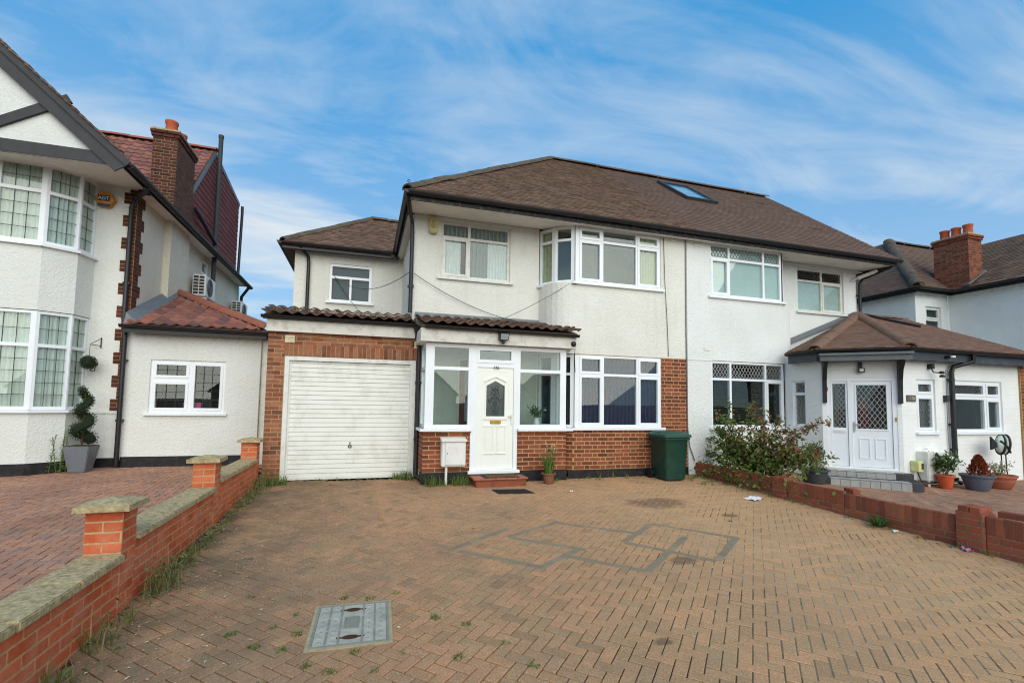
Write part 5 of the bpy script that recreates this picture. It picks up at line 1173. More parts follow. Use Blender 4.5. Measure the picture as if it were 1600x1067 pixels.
    chimney(H4, -4.76, -4.28, 12.35, 13.5, 5.42, 7.33, 'brick_dark', 220, 2)
    # pipes
    MB().tube([(-4.22, 15.25, 2.8), (-4.22, 15.25, 8.9)], .06, 10).tube([(-4.22, 15.25, 8.9), (-4.22, 15.25, 8.98)], .07, 10).build('soil_pipe', MT['timber'], H4, smooth='auto')
    MB().tube([(-4.25, 13.6, 6.15), (-4.22, 13.75, 6.1), (-4.2, 15.2, 5.78)], .055, 8).build('waste_pipe', MT['black'], H4, smooth='auto')
    downpipe(H4, [(-4.25, 18.1, 8.0), (-4.25, 18.12, 7.8), (-4.28, 18.12, 5.5)], .045); downpipe(H4, [(-4.05, 18.7, 5.32), (-4.3, 18.85, 5.0), (-4.34, 18.9, 4.3)], .05)
    downpipe(H4, [(-4.06, 10.4, 5.36), (-4.15, 10.6, 5.32), (-4.42, 10.88, 5.26), (-4.49, 10.93, 5.1), (-4.49, 10.93, 2.9), (-4.45, 10.88, 2.7), (-4.43, 10.87, 2.55), (-4.43, 10.87, .1)], .042, [(-4.43, 10.9, 2.1), (-4.43, 10.9, .95), (-4.49, 10.95, 3.6)])
    # quoins
    Q = Pieces('brick', H4, MT['brick_dark'], MT['brick_dark_i'], 300, 'quoin_far_bricks'); mq = MB(); mq.box(WX-.232, WX+.004, FY-.003, FY+.2, 1.12, 5.46)
    mort = MB()
    for k in range(0, 58):
        lng = (k//3) % 2 == 0; w = .217 if lng else .125
        lay_bricks(Q, (WX-w, FY, 1.13+k*.075), (1, 0), w, 1, 'stretcher', k if lng else 0, proud=.012); lay_bricks(Q, (WX, FY, 1.13+k*.075), (0, 1), (.215 if not lng else .33), 1, 'stretcher', k+1, proud=.012)
        mort.box(WX-w, WX+.004, FY-.004, FY+(.217 if not lng else .332), 1.13+k*.075, 1.205+k*.075)
    mort.build('quoin_mortar', MT['mortar_b'], H4); Q.flush()
    window(H4, (WX, 14.93, 4.2), (0, 1), .6, 1.05, [(.05, .55, .05, .6, False), (.05, .55, .66, 1.0, True)], 'upvc', 'glass', inset=.03)
t_plain_v = t_plain(.14, .2, .02)
house4()
# alarm box with lettering
al = thing('alarm_box', (-4.9, 10.9, 5.1), 'yellow hexagonal burglar alarm box with a blue and white logo under the gable eaves', 'alarm box')
def hexplate(r, y0, y1, c=(-4.92, 5.19), z0=None):
    pts = [(c[0]+r*math.cos(R(k*60)), c[1]+r*math.sin(R(k*60))) for k in range(6)]
    return MB().plate([(x, y1, z) for x, z in pts], (0, y0-y1, 0))
hexplate(.17, 10.88, 10.99).build('casing', m_plain('alarm_amber', lin(206, 138, 24), .35), al, bevel=.012)
MB().plate([(-5.0, 10.872, 5.042), (-4.84, 10.872, 5.042), (-4.805, 10.872, 5.10), (-5.035, 10.872, 5.10)], (0, .01, 0)).build('blue_base', m_plain('alarm_blue', lin(38, 44, 84), .4), al)
MB().box(-5.02, -4.83, 10.870, 10.882, 5.155, 5.265).build('logo_panel', m_plain('logo_navy', lin(36, 36, 70), .4), al)
cu = bpy.data.curves.new('logo', 'FONT'); cu.body = 'ADT'; cu.size = .09; cu.extrude = .002; cu.align_x = 'CENTER'
_t = bpy.data.objects.new('tmp', cu); _me = bpy.data.meshes.new_from_object(_t); bpy.data.objects.remove(_t); _me.materials.append(m_plain('logo_white', lin(236, 236, 236), .4)); _o = bpy.data.objects.new('lettering', _me); COL.objects.link(_o)
_o.rotation_euler = (R(90), 0, 0); _o.parent = al; _o.location = Vector((-4.925, 10.868, 5.176))-WLOC[al]

def left_extension():
    m = MB(); m.slab((-4.42, 10.95, 0), (1, 0), 0, 2.337, .2, 2.72, [(.41, 1.71, 1.10, 2.14)], -.2, 0); m.slab((-2.08, 10.95, 0), (0, 1), .008, 6, .2, 2.718, [], -.2, 0); m.build('side_extension_wall', MT['render_l'], H4)
    MB().box(-4.40, -2.07, 10.93, 11.1, -.1, .26).build('plinth', MT['plinth'], H4)
    SQ = lambda c, r: ('sq', c, r)
    window(H4, (-4.01, 10.95, 1.10), (1, 0), 1.30, 1.04, [(.06, .64, .06, .60, True, SQ(3, 3)), (.06, .64, .70, .98, True, SQ(3, 2)), (.72, 1.24, .06, .98, True, SQ(3, 5))], 'upvc', 'glass', leadmat='timber', inset=.03)
    MB().box(-4.3, -2.3, 12.2, 12.25, .2, 2.7).build('room_wall', MT['inside_dk'], H4)
    a, b, p = (-4.42, 10.72, 2.80), (-1.93, 10.72, 2.80), (-4.42, 13.2, 3.90)
    deck(H4, [[a, b, p], [b, (-1.93, 16.5, 2.80), (-4.42, 16.5, 3.90), p]], MT['roof_tile_red_i'], 'extension_roof_deck')
    T = Pieces('roof_tile', H4, MT['roof_tile_red'], MT['roof_tile_red_i'], 300, 'extension_roof_tiles'); tile_poly(T, [(-4.32, 10.69, 2.79), (-1.95, 10.69, 2.79), (-4.32, 13.1, 3.86)], .245, .2, t_wave(.2, .33, .016, .035, 6), .035, .31, .006, .11, False); T.flush()
    K = Pieces('ridge_tile', H4, MT['ridge_red'], MT['ridge_red_i'], 30, 'hip_tiles'); ridge_line(K, (-1.9, 10.70, 2.83), (-4.42, 13.2, 3.94), .28, .11, .40); K.flush()
    MB().hexa([(-4.42, 10.75, 2.80), (-4.20, 10.75, 2.83), (-4.2, 12.98, 3.83), (-4.42, 13.2, 3.93), (-4.40, 10.75, 3.0), (-4.39, 10.77, 3.0), (-4.39, 13.2, 4.08), (-4.40, 13.2, 4.08)]).build('extension_flashing', MT['flash'], H4)
    MB().gutter([(-4.44, 10.66, 2.76), (-1.88, 10.66, 2.74)], .06).box(-4.40, -1.95, 10.70, 10.72, 2.62, 2.77).plate([(-4.40, 10.73, 2.68), (-2.0, 10.73, 2.68), (-2.0, 10.94, 2.68), (-4.40, 10.94, 2.68)], (0, 0, .015)).build('gutter', MT['black'], H4, smooth='auto')
    MB().tube([(-4.2, 10.93, .75), (-4.2, 10.91, .6)], .01)
    # white panelled side gate beside the garage
    gt = thing('side_gate', (-1.85, 11.0, 0), 'tall white side gate filling the gap between red tiled extension and garage', 'gate')
    for k in range(3): MB().box(-2.075+k*.15, -2.075+k*.15+.147, 11.02, 11.06, .02, 2.62).build('board', MT['upvc_old'], gt)
left_extension()
for i, (x, c) in enumerate(((-3.40, lin(206, 84, 152)), (-3.20, lin(206, 84, 152)))):
    pb = thing('pink_box', (x, 11.1, 1.16), 'small pink box on the kitchen window sill, %s' % ('against the opening sash' if i == 0 else 'behind the fixed tall pane'), 'box')
    mp_ = m_plain('pink_card', c, .6); MB().box(x-.055, x+.055, 11.06, 11.14, 1.16, 1.30).build('carton', mp_, pb, bevel=.006); MB().box(x-.058, x+.058, 11.057, 11.143, 1.27, 1.305).build('lid', mp_, pb, bevel=.004)
# air conditioners
def aircon(y0, z0, label):
    a = thing('air_conditioner', (-4.15, y0+.4, z0), label, 'air conditioner', None); wm = MT['white_metal']
    MB().box(-4.32, -4.02, y0, y0+.82, z0, z0+.56).build('casing', wm, a, bevel=.015)
    MB().lathe((0, 0, 0), [(0, 0), (.2, 0)], 8)
    rg = MB()
    for rr in (.05, .10, .15, .20, .235): rg.tube([(-4.01, y0+.34+rr*math.cos(t), z0+.28+rr*math.sin(t)) for t in [i*math.pi/12 for i in range(25)]], .005, 4)
    rg.build('fan_grille', MT['flash'], a); MB().tube([(-4.016, y0+.34, z0+.28), (-4.012, y0+.34, z0+.28)], .23, 24).build('fan_disc', MT['timber'], a)
    for i in range(6):
        for j in range(2): MB().box(-4.295+j*.13, -4.185+j*.13, y0-.004, y0+.01, z0+.05+i*.082, z0+.11+i*.082).build('vent_slot', MT['timber'], a)
    MB().box(-4.42, -4.0, y0+.05, y0+.09, z0-.07, z0-.02).box(-4.42, -4.0, y0+.7, y0+.74, z0-.07, z0-.02).build('bracket', MT['fascia'], a)
aircon(13.95, 4.02, 'cream air conditioning unit on brackets on the flank wall beside the chimney breast')
aircon(17.7, 4.08, 'cream air conditioning unit at the rear corner of the flank wall')
# ================================================================ garden walls
def left_wall():
    W = thing('garden_wall', (-1.75, 5.5, -.1), 'low orange brick garden wall with concrete copings and capped piers beside the garage', 'wall')
    G = Pieces('brick', W, MT['brick_orange'], MT['brick_orange_i'], 300, 'far_bricks')
    segs = ((1.4, 4.20, .21), (4.44, 6.44, .305), (6.68, 8.70, .37))
    mb = MB()
    for y0, y1, zt in segs:
        mb.box(-1.84, -1.652, y0-.02, y1+.02, gz(y0)-.25, zt)
        n = 7; lay_bricks(G, (-1.652, y0, zt-n*.0755), (0, 1), y1-y0, n, 'stretcher', 0 if y0 < 3 else 1, pitch=.0755, proud=.005)
        k = max(1, round((y1-y0)/.62)); st = (y1-y0)/k
        for i in range(k):
            c = MB().box(-1.888+random.uniform(-.004, .004), -1.618+random.uniform(-.006, .006), y0+i*st+.004, y0+(i+1)*st-.004, zt+.002, zt+.058+random.uniform(-.003, .003)); c.build('coping_slab', MT['concrete'], W, bevel=.008)
    for y0, zt in ((4.21, .575), (6.45, .645), (8.71, .69)):
        mb.box(-1.875, -1.648, y0, y0+.225, gz(y0)-.2, zt)
        n = 11; zb = zt-n*.0755
        for O, U, L in (((-1.875, y0), (1, 0), .227), ((-1.648, y0), (0, 1), .225), ((-1.875, y0+.225), (0, -1), .225)): lay_bricks(G, (O[0], O[1], zb), U, L, n, 'stretcher', 0 if U[0] else 1, pitch=.0755, proud=.006)
        cx, cy, h = -1.762, y0+.112, .17
        c = MB(); b = [(cx-h, cy-h), (cx+h, cy-h), (cx+h, cy+h), (cx-h, cy+h)]
        c.hexa([(x, y, zt+.002) for x, y in b]+[(x, y, zt+.045) for x, y in b])
        c.add([(x, y, zt+.0455) for x, y in b]+[(cx, cy, zt+.085)], [(0, 1, 4), (1, 2, 4), (2, 3, 4), (3, 0, 4)]); c.build('pier_cap', MT['concrete'], W)
    mb.build('mortar_core', MT['mortar_y'], W); G.flush()
    MB().tube([(-1.95, 8.82, .62), (-2.08, 8.84, .62), (-2.08, 8.84, .5)], .008, 6)
left_wall()
def right_wall():
    W = thing('garden_wall', (6.68, 5.5, -.15), 'low red brick dwarf wall topped with upright soldier bricks between the two driveways', 'wall')
    G = Pieces('brick', W, MT['brick_right'], MT['brick_right_i'], 300, 'far_bricks'); mb = MB()
    segs = ((8.42, 6.45, .235), (6.18, 5.22, .215), (5.21, 3.86, .185), (3.58, 1.6, .235))
    for y0, y1, zt in segs:
        mb.box(6.612, 6.705, y1, y0, gz(y1)-.25, zt-.012)
        L = y0-y1; U = (0, -1)
        lay_soldiers(G, (6.612, y0, zt-.205), U, L, .20, .066, .011); 
        k = int(L/.077)
        lay_bricks(G, (6.612, y0, zt-.21-4*.0755), U, L, 4, 'stretcher', 0, pitch=.0755)
        # loose and lifted bricks on top
    for y0, zt in ((6.19, .19), (3.59, .25)):
        mb.box(6.57, 6.80, y0, y0+.25, gz(y0)-.25, zt-.01)
        n = 7; zb = zt-n*.0755
        for O, U, L in (((6.57, y0+.25), (0, -1), .25), ((6.57, y0), (1, 0), .23), ((6.80, y0), (0, 1), .25)): lay_bricks(G, (O[0], O[1], zb), U, L, n, 'stretcher', 0 if U[0] else 1, pitch=.0755)
        for i in range(2): G.add(T_BRICK, Matrix.Translation((6.685, y0+.07+i*.11, zt+.025)) @ Matrix.Scale(2, 4, (0, 1, 0)))
    # loose bricks
    G.add(T_BRICK, Matrix.Translation((6.72, 5.18, .215)) @ Matrix.Rotation(1.2, 4, 'Z') @ Matrix.Scale(2, 4, (0, 1, 0)))
    G.add(T_BRICK, Matrix.Translation((6.72, 3.40, .265)) @ Matrix.Rotation(1.7, 4, 'Z') @ Matrix.Scale(2, 4, (0, 1, 0)))
    mb.build('mortar_core', MT['mortar_g'], W); G.flush()
right_wall()

# ================================================================ things on the drive
def manhole():
    t = thing('manhole_cover', (-.03, 3.67, gz(3.67)), 'galvanised steel manhole cover with rusty lifting slots set in the block paving', 'manhole cover')
    ex = Vector((1, -.03, 0)).normalized(); ex = (ex-GN*ex.dot(GN)).normalized(); ey = GN.cross(ex); c = Vector((-.03, 3.665, gz(3.665)))
    def slab(u0, u1, v0, v1, z0, z1, name, mat, par=t):
        P = lambda u, v, z: c+ex*u+ey*v+GN*z
        return MB().hexa([P(u0, v0, z0), P(u1, v0, z0), P(u1, v1, z0), P(u0, v1, z0), P(u0, v0, z1), P(u1, v0, z1), P(u1, v1, z1), P(u0, v1, z1)]).build(name, mat, par)
    st = m_plain('galvanised_steel', lin(182, 178, 162), .8, .1, .4, .12, 16, .25, (lin(112, 116, 118), 5, .5)); st2 = m_plain('steel_darker', lin(142, 140, 126), .8, .05, .4, .1, 16); ru = m_plain('rust', lin(84, 52, 38), .9, 0, .2, .2, 30); cm = m_plain('cement_bed', lin(176, 162, 128), .95, 0, .1, .12, 20, .6)  # second steel is a darker tone for frame, ribs and badge
    for a in ((-.275, .275, -.32, -.295), (-.275, .275, .295, .32), (-.275, -.25, -.295, .295), (.25, .275, -.295, .295)): slab(a[0], a[1], a[2], a[3], -.03, .005, 'cement_haunch', cm)
    for a in ((-.25, .25, -.295, -.28), (-.25, .25, .28, .295), (-.25, -.235, -.28, .28), (.235, .25, -.28, .28)): slab(a[0], a[1], a[2], a[3], -.03, .009, 'frame', st2)
    pl = slab(-.233, .233, -.278, .278, -.03, .007, 'lid', st)
    for u in (-.155, -.075, .075, .155):
        for v in (-.19, 0, .19): slab(u-.006, u+.006, v-.085, v+.085, .007, .0105, 'rib', st2, pl)
    for u in (-.195, -.115, .115, .195):
        for k in range(8):
            v = -.24+k*.068; slab(u-.012, u+.012, v-.012, v+.012, .007, .0115, 'stud', st, pl); slab(u-.006, u+.006, v-.006, v+.006, .0115, .0125, 'stud_eye', st2, pl)
    for a in ((-.05, .05, -.085, -.077), (-.05, .05, .077, .085), (-.05, -.042, -.077, .077), (.042, .05, -.077, .077)): slab(*a, .007, .012, 'badge_rim', st2, pl)
    slab(-.04, .04, -.075, .075, .007, .0095, 'badge', st2, pl)
    for v in (-.20, .20):
        P = lambda u, w, z: c+ex*u+ey*(v+w)+GN*z
        m = MB(); pts = [P(.055*math.cos(t_), .028*math.sin(t_), .0075) for t_ in [i*math.pi/7 for i in range(14)]]; m.plate(pts, GN*.002); m.build('lifting_slot', ru, pl)
        slab(-.09, -.055, v-.008, v+.008, .007, .010, 'lifting_pin', ru, pl); slab(.055, .09, v-.008, v+.008, .007, .010, 'lifting_pin', ru, pl)
manhole()
def rounded(x0, x1, y0, y1, r, k=3):
    pts = []
    for cx, cy, a0 in ((x1-r, y0+r, -90), (x1-r, y1-r, 0), (x0+r, y1-r, 90), (x0+r, y0+r, 180)):
        for i in range(k+1): a = R(a0+90*i/k); pts.append((cx+r*math.cos(a), cy+r*math.sin(a)))
    return pts
def wheelie_bin():
    t = thing('wheelie_bin', (5.72, 8.05, gz(8.05)), 'dark green plastic wheelie bin with closed lid against the brick pier', 'bin'); z0 = gz(8.0)
    gm = m_plain('bin_green', lin(24, 62, 50), .45, 0, .4, .06, 6, .05, (lin(70, 100, 88), 5, .25)); gl = m_plain('bin_green_lid', lin(42, 80, 68), .5, 0, .4, .05, 6)
    m = MB(); rings = []
    for zz, ins in ((.02, .06), (.12, .05), (.80, .012), (.83, .0)):
        rings.append([(x, y, z0+zz) for x, y in rounded(5.44+ins, 5.98-ins, 7.78+ins, 8.33-ins*.4, .05)])
    n = len(rings[0])
    for rg in rings: m.v += rg
    for i in range(len(rings)-1):
        for k in range(n): m.f.append((i*n+k, i*n+(k+1) % n, (i+1)*n+(k+1) % n, (i+1)*n+k))
    m.f.append(tuple(range(n))[::-1]); m.f.append(tuple((len(rings)-1)*n+k for k in range(n))); m.build('body', gm, t, smooth='auto')
    r2 = MB(); r2.plate([(x, y, z0+.78) for x, y in rounded(5.42, 6.0, 7.76, 8.35, .05)], (0, 0, .035)); r2.build('rim', gm, t)
    l = MB(); a = rounded(5.405, 6.015, 7.74, 8.36, .05); b = rounded(5.47, 5.95, 7.82, 8.30, .08); n = len(a)
    l.v += [(x, y, z0+.826) for x, y in a]+[(x, y, z0+.868) for x, y in a]+[(x, y, z0+.925) for x, y in b]
    for i in range(2):
        for k in range(n): l.f.append((i*n+k, i*n+(k+1) % n, (i+1)*n+(k+1) % n, (i+1)*n+k))
    l.f.append(tuple(range(n))[::-1]); l.f.append(tuple(2*n+k for k in range(n))); l.build('lid', gl, t, smooth='auto')
    MB().tube([(5.5, 8.38, z0+.86), (5.94, 8.38, z0+.86)], .018, 8).build('handle', gm, t)
    for x in (5.43, 5.99): MB().tube([(x-.02, 8.30, z0+.10), (x+.02, 8.30, z0+.10)], .10, 18).build('wheel', MT['black'], t, smooth='auto')
    MB().tube([(5.45, 8.30, z0+.10), (5.97, 8.30, z0+.10)], .012, 6).build('axle', MT['chrome'], t)
wheelie_bin()
def gas_box():
    t = thing('gas_meter_box', (1.51, 8.25, .24), 'white plastic gas meter box on the porch brickwork left of the door', 'meter box')
    MB().box(1.29, 1.71, 8.19, 8.36, .29, .76).build('housing', MT['white_metal'], t, bevel=.015); MB().hexa([(1.28, 8.15, .72), (1.72, 8.15, .72), (1.72, 8.35, .72), (1.28, 8.35, .72), (1.28, 8.15, .745), (1.72, 8.15, .745), (1.72, 8.35, .785), (1.28, 8.35, .785)]).build('hood', MT['white_metal'], t)
    MB().box(1.35, 1.695, 8.172, 8.19, .32, .70).build('door', MT['white_metal'], t, bevel=.006); MB().tube([(1.385, 8.175, .52), (1.385, 8.165, .52)], .01, 8).build('lock', MT['timber'], t)
    MB().tube([(1.38, 8.24, .29), (1.38, 8.24, -.02)], .022, 10).build('riser_pipe', MT['white_metal'], t)
gas_box()
def steps_and_mats():
    t = thing('door_step', (2.28, 8.15, 0), 'red brick and tile step with worn edge below the cream front door', 'step'); z = gz(8.1)
    MB().box(1.84, 2.74, 7.95, 8.33, z-.1, z+.115).build('riser', MT['brick_porch'], t, bevel=.008)
    for i in range(5): MB().box(1.80+i*.193, 1.80+i*.193+.188, 7.92, 8.32, z+.117, z+.145).build('tile', m_plain('quarry_tile%d' % i, lin(166-5*i % 9, 104, 84), .7, 0, .3, .1, 20, .2), t, bevel=.004)
    m1 = thing('door_mat', (2.3, 8.12, z+.146), 'brown coir doormat on the tiled step', 'doormat'); co = m_plain('coir', lin(116, 92, 62), .98, 0, .05, .25, 60, .9)
    MB().box(2.02, 2.60, 7.97, 8.24, z+.147, z+.168).build('pile', co, m1, bevel=.006); MB().box(2.0, 2.62, 7.955, 8.255, z+.146, z+.153).build('backing', MT['black'], m1)
    m2 = thing('door_mat', (2.45, 7.55, gz(7.55)), 'flat black rubber mat lying on the paving in front of the step', 'doormat'); rb = m_plain('rubber', lin(52, 48, 44), .9, 0, .2, .15, 40, .5)
    P = [(2.06, 7.72), (2.62, 7.66), (2.68, 7.36), (2.10, 7.42)]
    MB().hexa([(x, y, gz(y)+.003) for x, y in P[::-1]]+[(x, y, gz(y)+.012) for x, y in P[::-1]]).build('sheet', rb, m2)
    rbb = MB()
    for i in range(9):
        a = i/8; p = Vector((2.08, 7.70, 0)).lerp(Vector((2.12, 7.44, 0)), a); q = Vector((2.60, 7.645, 0)).lerp(Vector((2.66, 7.38, 0)), a); p.z, q.z = gz(p.y)+.013, gz(q.y)+.013; rbb.tube([p, q], .004, 4)
    rbb.build('rib_pattern', rb, m2)
steps_and_mats()
def litter():
    wp = m_plain('paper', lin(222, 224, 224), .9, 0, .1, .05, 30)
    def sheet(cx, cy, w, d, ang, label, mat=wp, name='paper_sheet', amp=.012):
        m = MB(); k = 8
        for j in range(k+1):
            for i in range(k+1):
                u, v = (i/k-.5)*w, (j/k-.5)*d; x = cx+u*math.cos(ang)-v*math.sin(ang); y = cy+u*math.sin(ang)+v*math.cos(ang)
                m.v.append((x, y, gz(y)+.008+amp*(1+math.sin(i*1.3+j*.9+cx))*(.4+.6*random.random())))
        for j in range(k):
            for i in range(k): m.f.append((j*(k+1)+i, j*(k+1)+i+1, (j+1)*(k+1)+i+1, (j+1)*(k+1)+i))
        m.build(name, mat, None, label=label, cat='litter')
    sheet(6.05, 6.30, .30, .20, .3, 'crumpled white paper sheet lying on the paving by the dwarf wall')
    sheet(6.52, 3.72, .16, .08, .8, 'pink wrapper lying at the foot of the brick pier', m_plain('pink_wrap', lin(196, 130, 160), .5), 'sweet_wrapper', .015)
    sheet(6.45, 4.42, .10, .05, .5, 'torn white wrapper among weeds below the soldier bricks', wp, 'sweet_wrapper')
    sheet(3.32, 7.35, .05, .03, .2, 'scrap of white paper on the paving near the pot', wp, 'paper_scrap')
    lm = m_plain('dead_leaf', lin(176, 132, 60), .8)
    for i, (x, y) in enumerate(((.25, 6.3), (-.9, 7.2), (1.3, 5.7))):
        sheet(x, y, .05, .035, i, ['yellow fallen leaf on the paving in front of the garage', 'yellow fallen leaf near the garden wall', 'yellow fallen leaf in the middle of the drive'][i], lm, 'fallen_leaf', .004)
litter()

# ================================================================ plants
def leaf_card(mb, c, d, n, l, w):
    """folded leaf: midrib along d, four triangles-worth of surface"""
    d = d.normalized(); s = d.cross(n).normalized(); n2 = s.cross(d).normalized(); c = Vector(c)
    a, b, m = c, c+d*l, c+d*l*.5
    p, q = m+s*w/2+n2*w*.18, m-s*w/2+n2*w*.18
    e, g = c+d*l*.8+s*w*.28+n2*w*.08, c+d*l*.8-s*w*.28+n2*w*.08
    mb.add([a, p, e, b, g, q, m], [(0, 1, 6), (1, 2, 6), (2, 3, 6), (6, 3, 4), (6, 4, 5), (0, 6, 5)])
def rv(): 
    v = Vector((random.gauss(0, 1), random.gauss(0, 1), random.gauss(0, 1))); return v.normalized()
def blade(mb, p, h, lean, w=.006):
    p = Vector(p); d = Vector((math.cos(lean[0]), math.sin(lean[0]), 0)); s = Vector((-d.y, d.x, 0))*w; t = lean[1]
    a = p; b = p+Vector((0, 0, h*.6))+d*h*t*.35; c = p+Vector((0, 0, h*(1-.25*t)))+d*h*t
    mb.add([a-s, a+s, b+s*.7, b-s*.7, c], [(0, 1, 2, 3), (3, 2, 4)])
def big_shrub():
    t = thing('shrub', (7.0, 7.1, gz(7)), 'large loose shrub with green and reddening leaves spilling over the dwarf wall', 'shrub')
    random.seed(21); st = MB(); lv = MB(); lr = MB()
    base = Vector((6.98, 7.2, gz(7)))
    def spray(tip, f, red_p, n=26, spread=.17):
        p1 = base+Vector((random.gauss(0, .1), random.gauss(0, .3), .05)); p2 = p1.lerp(tip, .5)+Vector((random.gauss(0, .06), random.gauss(0, .08), .14))
        pts = [p1, p1.lerp(p2, .55)+Vector((0, 0, .05)), p2, p2.lerp(tip, .55)+Vector((0, 0, .03)), tip]; st.tube(pts, .011, 5, True, .003)
        for seg in range(1, 4):
            for k in range(n//2 if seg == 1 else n//1):
                u = random.random(); c = pts[seg].lerp(pts[seg+1], u)+rv()*abs(random.gauss(0, spread*(.55 if seg == 3 else 1)))
                tw = (rv()+Vector((0, 0, -.5))).normalized()
                for q in range(2):
                    red = random.random() < red_p*(0.4 if c.z < .6 else 1.)
                    leaf_card(lr if red else lv, c+rv()*.045, (tw+rv()*.7), (Vector((-.2, -.4, 1))+rv()*.6), random.uniform(.055, .10), random.uniform(.035, .058))
    for k in range(40):
        f = random.random(); yy = 8.3-f*2.3
        if f < .55: top = 1.18-.7*abs(f-.30)+random.uniform(-.7, .05)     # green mound on the house side
        elif f < .82: top = 1.0+random.uniform(-.6, .05)                    # redder, lower
        else: top = random.uniform(.45, .75)
        spray(Vector((6.95+random.gauss(0, .22), yy, max(.25, top))), f, .07 if f < .42 else .40, 18, .16)
    for yy, zz, rp in ((8.05, 1.30, .05), (7.75, 1.48, .08), (7.5, 1.36, .1), (7.25, 1.44, .45), (7.0, 1.30, .7), (6.75, 1.24, .7), (6.45, 1.05, .5), (6.2, 1.1, .7), (5.82, 1.22, .85), (5.95, 1.08, .8), (8.5, 1.0, .05), (8.42, .72, .05), (8.45, .45, .05)):
        spray(Vector((6.95+random.gauss(0, .1), yy, zz)), .9, rp, 16, .085)            # uneven upright shoots
    for k in range(800):                                       # low skirt spilling over the bricks
        c = Vector((6.72+random.gauss(0, .14), 7.2+random.gauss(0, .55), .02+abs(random.gauss(0, .24)))); leaf_card(lv, c, rv()+Vector((-.3, 0, -.5)), Vector((-.4, -.3, 1))+rv()*.5, random.uniform(.055, .10), random.uniform(.04, .06))
    st.build('stems', m_plain('twig', lin(86, 66, 48), .9), t)
    lv.build('green_foliage', m_leaf('shrub_green', [lin(62, 84, 38), lin(92, 114, 52), lin(122, 136, 62), lin(78, 100, 44), lin(142, 144, 72)]), t); lr.build('red_foliage', m_leaf('shrub_red', [lin(122, 78, 54), lin(150, 98, 74), lin(134, 102, 60), lin(108, 92, 50), lin(164, 112, 86)]), t)
    random.seed(3)
big_shrub()
def pot(t, c, r, h, mat, rim=.02, seg=22, taper=.72, sx=1., sy=1.):
    MB().lathe(c, [(r*taper*.9, 0), (r*taper, .01), (r*.93, h*.86), (r, h*.87), (r+rim, h*.89), (r+rim, h), (r*.9, h), (r*.85, h*.9), (0, h*.88)], seg, sx, sy).build('pot', mat, t, smooth='auto')
def leafy(t, c, n, rad, hgt, mat, ll=(.05, .09), lw=(.03, .05), name='foliage', stems=6, droop=-.1, smat=None):
    lv = MB(); st = MB(); c = Vector(c)
    for k in range(stems):
        a = k*6.283/stems+random.random(); tip = c+Vector((math.cos(a)*rad*random.uniform(.3, .9), math.sin(a)*rad*random.uniform(.3, .9), hgt*random.uniform(.6, 1)))
        mid = c.lerp(tip, .5)+Vector((0, 0, .04)); st.tube([c+Vector((math.cos(a)*.02, math.sin(a)*.02, 0)), mid, tip], .006, 4)
        for i in range(n//stems):
            u = random.uniform(.25, 1); q = (c.lerp(mid, u*2) if u < .5 else mid.lerp(tip, u*2-1))+rv()*rad*.28
            leaf_card(lv, q, rv()+Vector((0, 0, droop)), Vector((0, -.2, 1))+rv()*.5, random.uniform(*ll), random.uniform(*lw))
    st.build('stems', smat or MT['dry'], t); lv.build(name, mat, t)
GL = m_leaf('pot_leaves', [lin(52, 78, 36), lin(78, 104, 50), lin(98, 120, 62), lin(62, 90, 42)])
